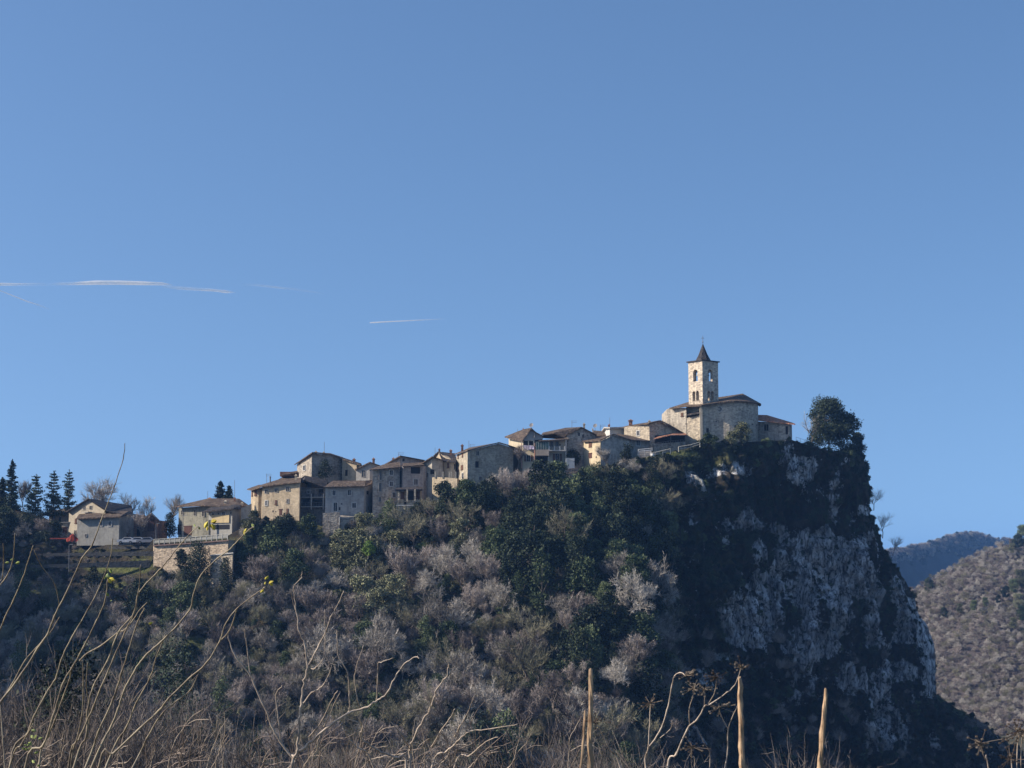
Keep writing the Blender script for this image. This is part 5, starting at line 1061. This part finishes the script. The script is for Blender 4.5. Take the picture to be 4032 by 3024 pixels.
for n, (path, a, b) in enumerate(S):
    Y = 4.6+.14*((n*5) % 11); rp = g0+Vector((rnd.uniform(-.2, .25), rnd.uniform(-.3, .4), 0)) if path[-1][1] > 2995 or path[-1][0] < 0 else None
    o, sp = shoot(R1, path, Y, a*1.0, b*1.0, SHOOT, rp)
    if n == 2: leafset(o, 425, 2262, Y, 4, 26, GLEAF, 10); leafset(o, 425, 2275, Y, 2, 30, YLEAF, 5)
    if n == 5: leafset(o, 815, 2068, Y, 5, 32, YLEAF, 16); leafset(o, 775, 2078, Y, 2, 24, GLEAF, 6)
    if n == 9: leafset(o, 955, 2098, Y, 3, 26, YLEAF, 12); leafset(o, 998, 2075, Y, 2, 22, GLEAF, 6)
    if n == 11: leafset(o, 1050, 2302, Y, 5, 24, YLEAF, 12)
    if n == 7: leafset(o, 430, 2360, Y, 2, 20, GLEAF, 8)
    if n == 15: leafset(o, 65, 2200, Y, 3, 24, GLEAF, 12)
    if n == 17: leafset(o, 120, 2920, Y, 10, 24, GLEAF, 22); leafset(o, 150, 3000, Y, 3, 30, GLEAF, 12)
    if n == 8: leafset(o, 585, 2455, Y, 1, 34, YLEAF, 2)
# middle crooked tree
gm = gp(1154, 6.4); R2 = empty('small_tree', gm, 'crooked pale barked little tree with forking branches, bottom left of centre', 'small tree')
M = [([(1188, 2250), (1186, 2275), (1156, 2314), (1164, 2389), (1178, 2478), (1198, 2538), (1211, 2628), (1198, 2677), (1186, 2772), (1178, 2846), (1173, 2946), (1159, 2986), (1150, 3023)], 4, 16, 1), ([(1355, 2327), (1333, 2374), (1303, 2429), (1283, 2488), (1256, 2538), (1211, 2628)], 4, 9, 0), ([(1278, 2400), (1281, 2498), (1275, 2583), (1243, 2630), (1225, 2632)], 3, 6, 0), ([(1305, 2620), (1298, 2648), (1268, 2702), (1228, 2727), (1186, 2779)], 3, 8, 0),
     ([(1650, 2592), (1636, 2586), (1596, 2613), (1556, 2662), (1532, 2717), (1497, 2752), (1447, 2782), (1372, 2807), (1298, 2856), (1238, 2906), (1198, 2946), (1173, 2962)], 4, 15, 0), ([(900, 2490), (900, 2518), (930, 2588), (985, 2655), (999, 2692), (1049, 2802), (1069, 2861), (1104, 2921), (1154, 2991)], 5, 11, 0), ([(962, 2480), (965, 2498), (975, 2568), (985, 2662)], 3, 6, 0), ([(1112, 2700), (1086, 2740), (1099, 2846), (1106, 2918)], 4, 7, 0),
     ([(1330, 2720), (1308, 2752), (1268, 2836), (1218, 2901)], 4, 8, 0), ([(1340, 2725), (1318, 2767), (1290, 2830), (1275, 2860)], 3, 6, 0), ([(1550, 2590), (1500, 2608), (1489, 2613), (1486, 2680), (1482, 2762)], 3, 7, 0), ([(1328, 2480), (1328, 2498), (1333, 2578), (1367, 2648), (1377, 2740), (1377, 2797)], 4, 8, 0), ([(1432, 2540), (1405, 2618), (1397, 2672), (1407, 2752), (1418, 2785)], 3, 8, 0), ([(1143, 2320), (1156, 2380), (1162, 2400)], 2, 4, 0)]
for n, (path, a, b, rt) in enumerate(M): shoot(R2, path, 6.2, a, b, TWB, gm if rt else None, .15, kink=1.4)
gm = gp(1611, 6.8); R3 = empty('small_tree', gm, 'low crooked small tree right of the taller forking one at the bottom', 'small tree')
M3 = [([(1760, 2605), (1768, 2618), (1755, 2667), (1720, 2712), (1701, 2772), (1671, 2827), (1641, 2881), (1616, 2946), (1611, 3023)], 4, 14, 1), ([(2040, 2850), (1930, 2870), (1850, 2880), (1800, 2920), (1760, 2960), (1700, 3023)], 4, 11, 1), ([(1790, 2790), (1770, 2830), (1735, 2880), (1700, 2940)], 3, 8, 0), ([(1865, 2740), (1840, 2810), (1810, 2860), (1790, 2900)], 3, 7, 0), ([(1430, 2860), (1418, 2890), (1435, 2920), (1500, 2960), (1560, 2985), (1600, 3023)], 5, 14, 1), ([(1500, 2800), (1530, 2830), (1585, 2900), (1616, 2946)], 3, 9, 0),
      ([(1960, 2900), (1900, 2930), (1850, 2975), (1790, 3023)], 4, 9, 1), ([(1700, 2740), (1690, 2800), (1672, 2826)], 3, 5, 0), ([(1350, 2870), (1400, 2940), (1470, 3023)], 4, 12, 1), ([(1380, 2780), (1420, 2840), (1425, 2890)], 3, 7, 0)]
for path, a, b, rt in M3: shoot(R3, path, 6.8, a, b, TWB, gm if rt else None, .3, kink=1.6)
# low thicket of crooked twigs along the bottom edge
for n, (cxp, Y, nb, lb) in enumerate(((730, 7.4, 16, 'low pale twiggy thicket at the bottom left between the shoots'), (980, 8.6, 18, 'low twiggy thicket left of the crooked little tree'), (1340, 8.2, 16, 'low twiggy thicket between the two crooked trees'), (1800, 9.0, 18, 'low twiggy thicket at the bottom centre'), (2080, 9.4, 8, 'sparse twiggy shrub left of the first wooden stake'), (120, 8., 12, 'dark twiggy thicket in the bottom left corner'), (420, 8.4, 12, 'twiggy thicket under the long shoots'))):
    g = gp(cxp, Y); R = empty('twiggy_shrub', g, lb, 'shrub')
    for i in range(nb):
        x = cxp+rnd.uniform(-170, 170); y = 3060; p = [(x, y)]; ang = rnd.uniform(-.7, .7); L = rnd.uniform(120, 290)
        for s in range(5): ang += rnd.gauss(0, .3); x += math.sin(ang)*L/5; y -= abs(math.cos(ang))*L/5; p.append((x, y))
        shoot(R, p[::-1], Y+rnd.uniform(-.4, .4), 2.5, 7, TWB if i % 3 == 0 else TWD, None, .2, kink=1.6)
        for s in range(2):
            bx, by = p[rnd.randint(2, 4)]; a2 = ang+rnd.choice([-1, 1])*rnd.uniform(.5, 1.0); l2 = L*.4; shoot(R, [(bx+math.sin(a2)*l2, by-abs(math.cos(a2))*l2), (bx+math.sin(a2*.8)*l2*.5, by-abs(math.cos(a2*.8))*l2*.5), (bx, by)], Y, 2, 4, TWB if i % 3 == 0 else TWD, None, .1, kink=1.5)
# ---------------- stakes ----------------
def stake(pt, pb, Y, w0, w1, lab, thin=None):
    t = at(*pt, Y); b = at(*pb, Y); d = (b-t); g = b+d*1.2; zg = gz(g.x, Y); s = (zg-.3-t.z)/d.z; e = t+d*s; root = empty('wooden_stake', Vector((e.x, e.y, zg)), lab, 'stake', None)
    def post(t, e, w0, w1, seed, nm):
        r = random.Random(seed); n = 46; vs = []; K = 9; ph = [r.uniform(.75, 1.2) for _ in range(K)]
        for i in range(n+1):
            u = i/n; c = t.lerp(e, u)+Vector((r.gauss(0, .0012), 0, 0)); rad = (w0+(w1-w0)*min(1, u*2.2))*Y/F/2*(1+.06*math.sin(u*40+seed)); rad *= (.7 if i == 0 else .92 if i == 1 else 1)
            for j in range(K):
                a = j*2*math.pi/K+.15*math.sin(u*3); rr = rad*ph[j]*(1+r.gauss(0, .13)); vs.append(c+Vector((rr*math.cos(a), rr*math.sin(a), (.012*r.random() if i == 0 else 0))))
        k = MB(); k.add(vs, [(i*K+j, i*K+(j+1) % K, (i+1)*K+(j+1) % K, (i+1)*K+j) for i in range(n) for j in range(K)]+[tuple(range(K))]); return k.build(nm, STK, root)
    post(t, e, w0, w1, int(pt[0]), 'post')
    if thin: t2 = at(*thin[0], Y-.02); b2 = at(*thin[1], Y-.02); d2 = b2-t2; e2 = t2+d2*((zg-.2-t2.z)/d2.z); post(t2, e2, 7, 17, 5, 'splinter')
stake((2326, 2640), (2324, 3023), 7.0, 18, 28, 'split wooden stake with a second splinter, leftmost of the three stakes', ((2304, 2805), (2288, 3023)))
stake((2914, 2672), (2922, 3023), 7.4, 17, 28, 'wooden stake in the middle of the three, beside the dry stalks')
stake((3252, 2718), (3225, 3023), 7.2, 17, 29, 'slightly leaning wooden stake, rightmost of the three')
# ---------------- dry umbel stalks ----------------
g = gp(2620, 7.6); R4 = empty('dry_plant', g, 'dry branching plant with seed heads between the left and middle stakes', 'dry plant')
E = [([(2559, 2770), (2560, 2790), (2552, 2946), (2542, 3023)], 4, 11, 1, 1), ([(2701, 2662), (2679, 2648), (2656, 2662), (2646, 2697), (2627, 2797), (2597, 2881), (2552, 2946)], 4, 9, 0, 2), ([(2918, 2630), (2905, 2672), (2875, 2717), (2796, 2772), (2773, 2782), (2746, 2832), (2706, 2871), (2661, 2971), (2629, 3023)], 4, 12, 1, 1), ([(2731, 2710), (2728, 2742), (2714, 2792), (2716, 2856)], 3, 6, 0, 1), ([(2776, 2715), (2776, 2735), (2773, 2782)], 3, 5, 0, 1), ([(2822, 2670), (2815, 2722), (2790, 2772)], 3, 5, 0, 1),
     ([(2343, 2845), (2368, 2881), (2398, 2946), (2442, 3023)], 4, 10, 1, 1), ([(2910, 2740), (2905, 2777), (2868, 2871), (2855, 3023)], 4, 9, 1, 0), ([(2832, 2785), (2840, 2820), (2868, 2871)], 3, 5, 0, 1), ([(2640, 2850), (2648, 2835), (2640, 2870), (2600, 2905)], 3, 4, 0, 0), ([(2725, 2940), (2722, 2980), (2735, 3023)], 4, 6, 1, 1), ([(2735, 2855), (2770, 2920), (2795, 3023)], 3, 5, 1, 0)]
for path, a, b, rt, um in E:
    o, sp = shoot(R4, path, 7.7, a, b, TWB, g if rt else None, .2, kink=.8)
    if um:
        k = MB(); c = sp[0]
        for i in range(24):
            d = Vector((rnd.gauss(0, 1), rnd.gauss(0, .6), rnd.gauss(.1, .6)))*.028; k.tube([c, c+d], .0012, 3, False); k.box(c+d, .0035, .003, .003)
        k.build('seed_head', DRY, o)
g = gp(4015, 6.5); R5 = empty('dry_plant', g, 'dry stalks with seed heads at the right edge', 'dry plant')
for path, um in (([(4005, 2880), (4011, 2900), (4005, 3023)], 1), ([(4028, 2885), (4026, 2900), (4020, 3023)], 1), ([(3862, 2925), (3866, 2955), (3880, 2990), (3892, 3023)], 1), ([(3975, 2990), (3985, 3023)], 1)):
    o, sp = shoot(R5, path, 6.5, 4, 8, TWB, g, .1)
    k = MB(); c = sp[0]
    for i in range(26): d = Vector((rnd.gauss(0, 1), rnd.gauss(0, .6), rnd.gauss(0, .7)))*.03; k.tube([c, c+d], .0012, 3, False); k.box(c+d, .004, .003, .003)
    k.build('seed_head', DRY, o)

# ---------------- contrails ----------------
def contrail(name, pts, widths, label, dens, seed, nscale):
    Y = 20000; P = [at(x, y, Y) for x, y in pts]; k = MB(); vs = []; K = 10; sp = P; n = len(sp)
    for i, p in enumerate(sp):
        r = widths[i]*Y/F/2
        for j in range(K): a = j*2*math.pi/K; vs.append(p+Vector((0, math.cos(a)*r, math.sin(a)*r)))
    k.add(vs, [(i*K+j, i*K+(j+1) % K, (i+1)*K+(j+1) % K, (i+1)*K+j) for i in range(n-1) for j in range(K)])
    m = bpy.data.materials.new('vapour'); m.use_nodes = True; nt = m.node_tree; nt.nodes.clear(); out = nt.nodes.new('ShaderNodeOutputMaterial'); tr = nt.nodes.new('ShaderNodeBsdfTransparent'); tl = nt.nodes.new('ShaderNodeBsdfTranslucent'); df = nt.nodes.new('ShaderNodeBsdfDiffuse'); ad = nt.nodes.new('ShaderNodeMixShader'); mx = nt.nodes.new('ShaderNodeMixShader')
    for s in (tl, df): s.inputs['Color'].default_value = (.95, .95, .97, 1)
    ad.inputs[0].default_value = .5; nt.links.new(tl.outputs[0], ad.inputs[1]); nt.links.new(df.outputs[0], ad.inputs[2])
    tc = nt.nodes.new('ShaderNodeTexCoord'); mp = nt.nodes.new('ShaderNodeMapping'); nt.links.new(tc.outputs['Object'], mp.inputs[0]); mp.inputs['Scale'].default_value = (nscale*.3, nscale*.6, nscale*2.2); mp.inputs['Location'].default_value = (seed, 0, 0)
    nz = noisen(nt, mp.outputs[0], 1, 5, .6); lw = nt.nodes.new('ShaderNodeLayerWeight'); lw.inputs[0].default_value = .5
    r1 = ramp(nt, nz, [(.36, 0), (.56, 1)]); at_ = nt.nodes.new('ShaderNodeAttribute'); at_.attribute_name = 'dens'
    iv = N(nt, 'ShaderNodeMath', operation='SUBTRACT'); iv.inputs[0].default_value = 1; nt.links.new(lw.outputs['Facing'], iv.inputs[1])
    pw = N(nt, 'ShaderNodeMath', operation='POWER'); nt.links.new(iv.outputs[0], pw.inputs[0]); pw.inputs[1].default_value = .9
    m1 = N(nt, 'ShaderNodeMath', operation='MULTIPLY'); nt.links.new(pw.outputs[0], m1.inputs[0]); nt.links.new(at_.outputs['Fac'], m1.inputs[1])
    m2 = N(nt, 'ShaderNodeMath', operation='MULTIPLY'); nt.links.new(m1.outputs[0], m2.inputs[0]); nt.links.new(r1.outputs[0], m2.inputs[1])
    nt.links.new(m2.outputs[0], mx.inputs[0]); nt.links.new(tr.outputs[0], mx.inputs[1]); nt.links.new(ad.outputs[0], mx.inputs[2]); nt.links.new(mx.outputs[0], out.inputs[0])
    o = k.build(name, m, None, P[n//2], True); a = o.data.attributes.new('dens', 'FLOAT', 'POINT'); a.data.foreach_set('value', np.repeat(np.array(dens, np.float32), K)); tag(o, label, 'contrail', None); return o
contrail('contrail', [(-300, 1116), (-50, 1118), (60, 1120), (200, 1119), (300, 1116), (380, 1113), (470, 1113), (560, 1115), (640, 1118), (690, 1124)], [12, 14, 12, 11, 15, 19, 19, 17, 15, 4], 'long ragged white contrail band, brightest and widest in the left sky', [.4, .5, .45, .2, .5, .95, .9, .8, .6, 0], 3, .004)
contrail('contrail', [(640, 1128), (700, 1134), (760, 1138), (840, 1142), (890, 1148), (930, 1152)], [8, 14, 14, 12, 14, 4], 'fading tail piece right of the long ragged contrail', [.1, .45, .4, .6, .5, 0], 5, .004)
contrail('contrail', [(900, 1118), (1000, 1121), (1110, 1134), (1160, 1138), (1300, 1160)], [10, 10, 8, 10, 6], 'barely visible wisp of contrail in the middle sky', [0, .12, .25, .12, 0], 6, .004)
contrail('contrail', [(-60, 1120), (0, 1144), (60, 1168), (110, 1188), (150, 1200), (200, 1220)], [7, 7, 7, 7, 8, 8], 'short thin contrail slanting down at the left edge', [1.4, 1.4, .9, .6, .3, 0], 7, .0005)
contrail('contrail', [(1456, 1271), (1470, 1270), (1540, 1266), (1620, 1262), (1700, 1258), (1760, 1255)], [3, 5, 5, 5, 4, 3], 'thin straight contrail in the open sky left of centre', [1.3, 1.3, .9, .6, .3, 0], 8, .0005)

# ---------------- haze, light, camera ----------------
hz = MB(); x0, x1, y0, y1, z1 = -5510, 5510, -70, 8010, 80
z0 = min((o.matrix_world @ Vector(c)).z for o in C.objects if o.type == 'MESH' and o.parent is None and o.get('kind') for c in o.bound_box)-1
hz.box(((x0+x1)/2, (y0+y1)/2, (z0+z1)/2), (x1-x0)/2, (y1-y0)/2, (z1-z0)/2); mh = bpy.data.materials.new('haze'); mh.use_nodes = True; nt = mh.node_tree; nt.nodes.clear(); out = nt.nodes.new('ShaderNodeOutputMaterial'); pv = nt.nodes.new('ShaderNodeVolumePrincipled')
pv.inputs['Color'].default_value = (.22, .48, 1, 1); pv.inputs['Density'].default_value = HAZE; pv.inputs['Anisotropy'].default_value = 0.0; nt.links.new(pv.outputs[0], out.inputs['Volume'])
tag(hz.build('haze', mh, None), 'thin blue air between the viewer and the hills', 'haze', None, 'stuff')
w = bpy.data.worlds.new('World'); bpy.context.scene.world = w; w.use_nodes = True; nt = w.node_tree; bg = nt.nodes['Background']
sk = nt.nodes.new('ShaderNodeTexSky'); sk.sky_type = 'NISHITA'; sk.sun_disc = False; sk.sun_elevation = math.asin(SUN.z); sk.sun_rotation = math.atan2(SUN.x, SUN.y)
sk.altitude = 0; sk.air_density = 1.0; sk.dust_density = 1.0; sk.ozone_density = 3.0
tc = nt.nodes.new('ShaderNodeTexCoord'); mp = nt.nodes.new('ShaderNodeMapping'); mp.inputs['Location'].default_value = (0, 0, .2); nt.links.new(tc.outputs['Generated'], mp.inputs[0]); nt.links.new(mp.outputs[0], sk.inputs[0])
hsv = nt.nodes.new('ShaderNodeHueSaturation'); hsv.inputs['Saturation'].default_value = SKY_SAT
nt.links.new(sk.outputs[0], hsv.inputs['Color']); nt.links.new(hsv.outputs[0], bg.inputs['Color']); bg.inputs['Strength'].default_value = SKY
sl = bpy.data.lights.new('sun', 'SUN'); sl.energy = SUNE; sl.angle = math.radians(.5); sl.color = (1, .90, .76); so = bpy.data.objects.new('sun', sl); C.objects.link(so); so.rotation_euler = SUN.to_track_quat('Z', 'Y').to_euler()
cd = bpy.data.cameras.new('camera'); cd.sensor_width = 36; cd.lens = 18/math.tan(math.radians(17.5)); cd.clip_end = 100000; cd.clip_start = .1; co = bpy.data.objects.new('camera', cd); C.objects.link(co); co.location = (0, 0, 0); co.rotation_euler = (math.radians(90)+PITCH, 0, 0); bpy.context.scene.camera = co
vs = bpy.context.scene.view_settings; vs.view_transform = 'Standard'; vs.look = 'None'; vs.gamma = 1; vs.exposure = EXPO
sc = bpy.context.scene; sc.cycles.max_bounces = 5; sc.cycles.diffuse_bounces = 1; sc.cycles.transparent_max_bounces = 8; sc.cycles.volume_bounces = 0
for o in list(bpy.data.objects):
    if '_o' in o: del o['_o']
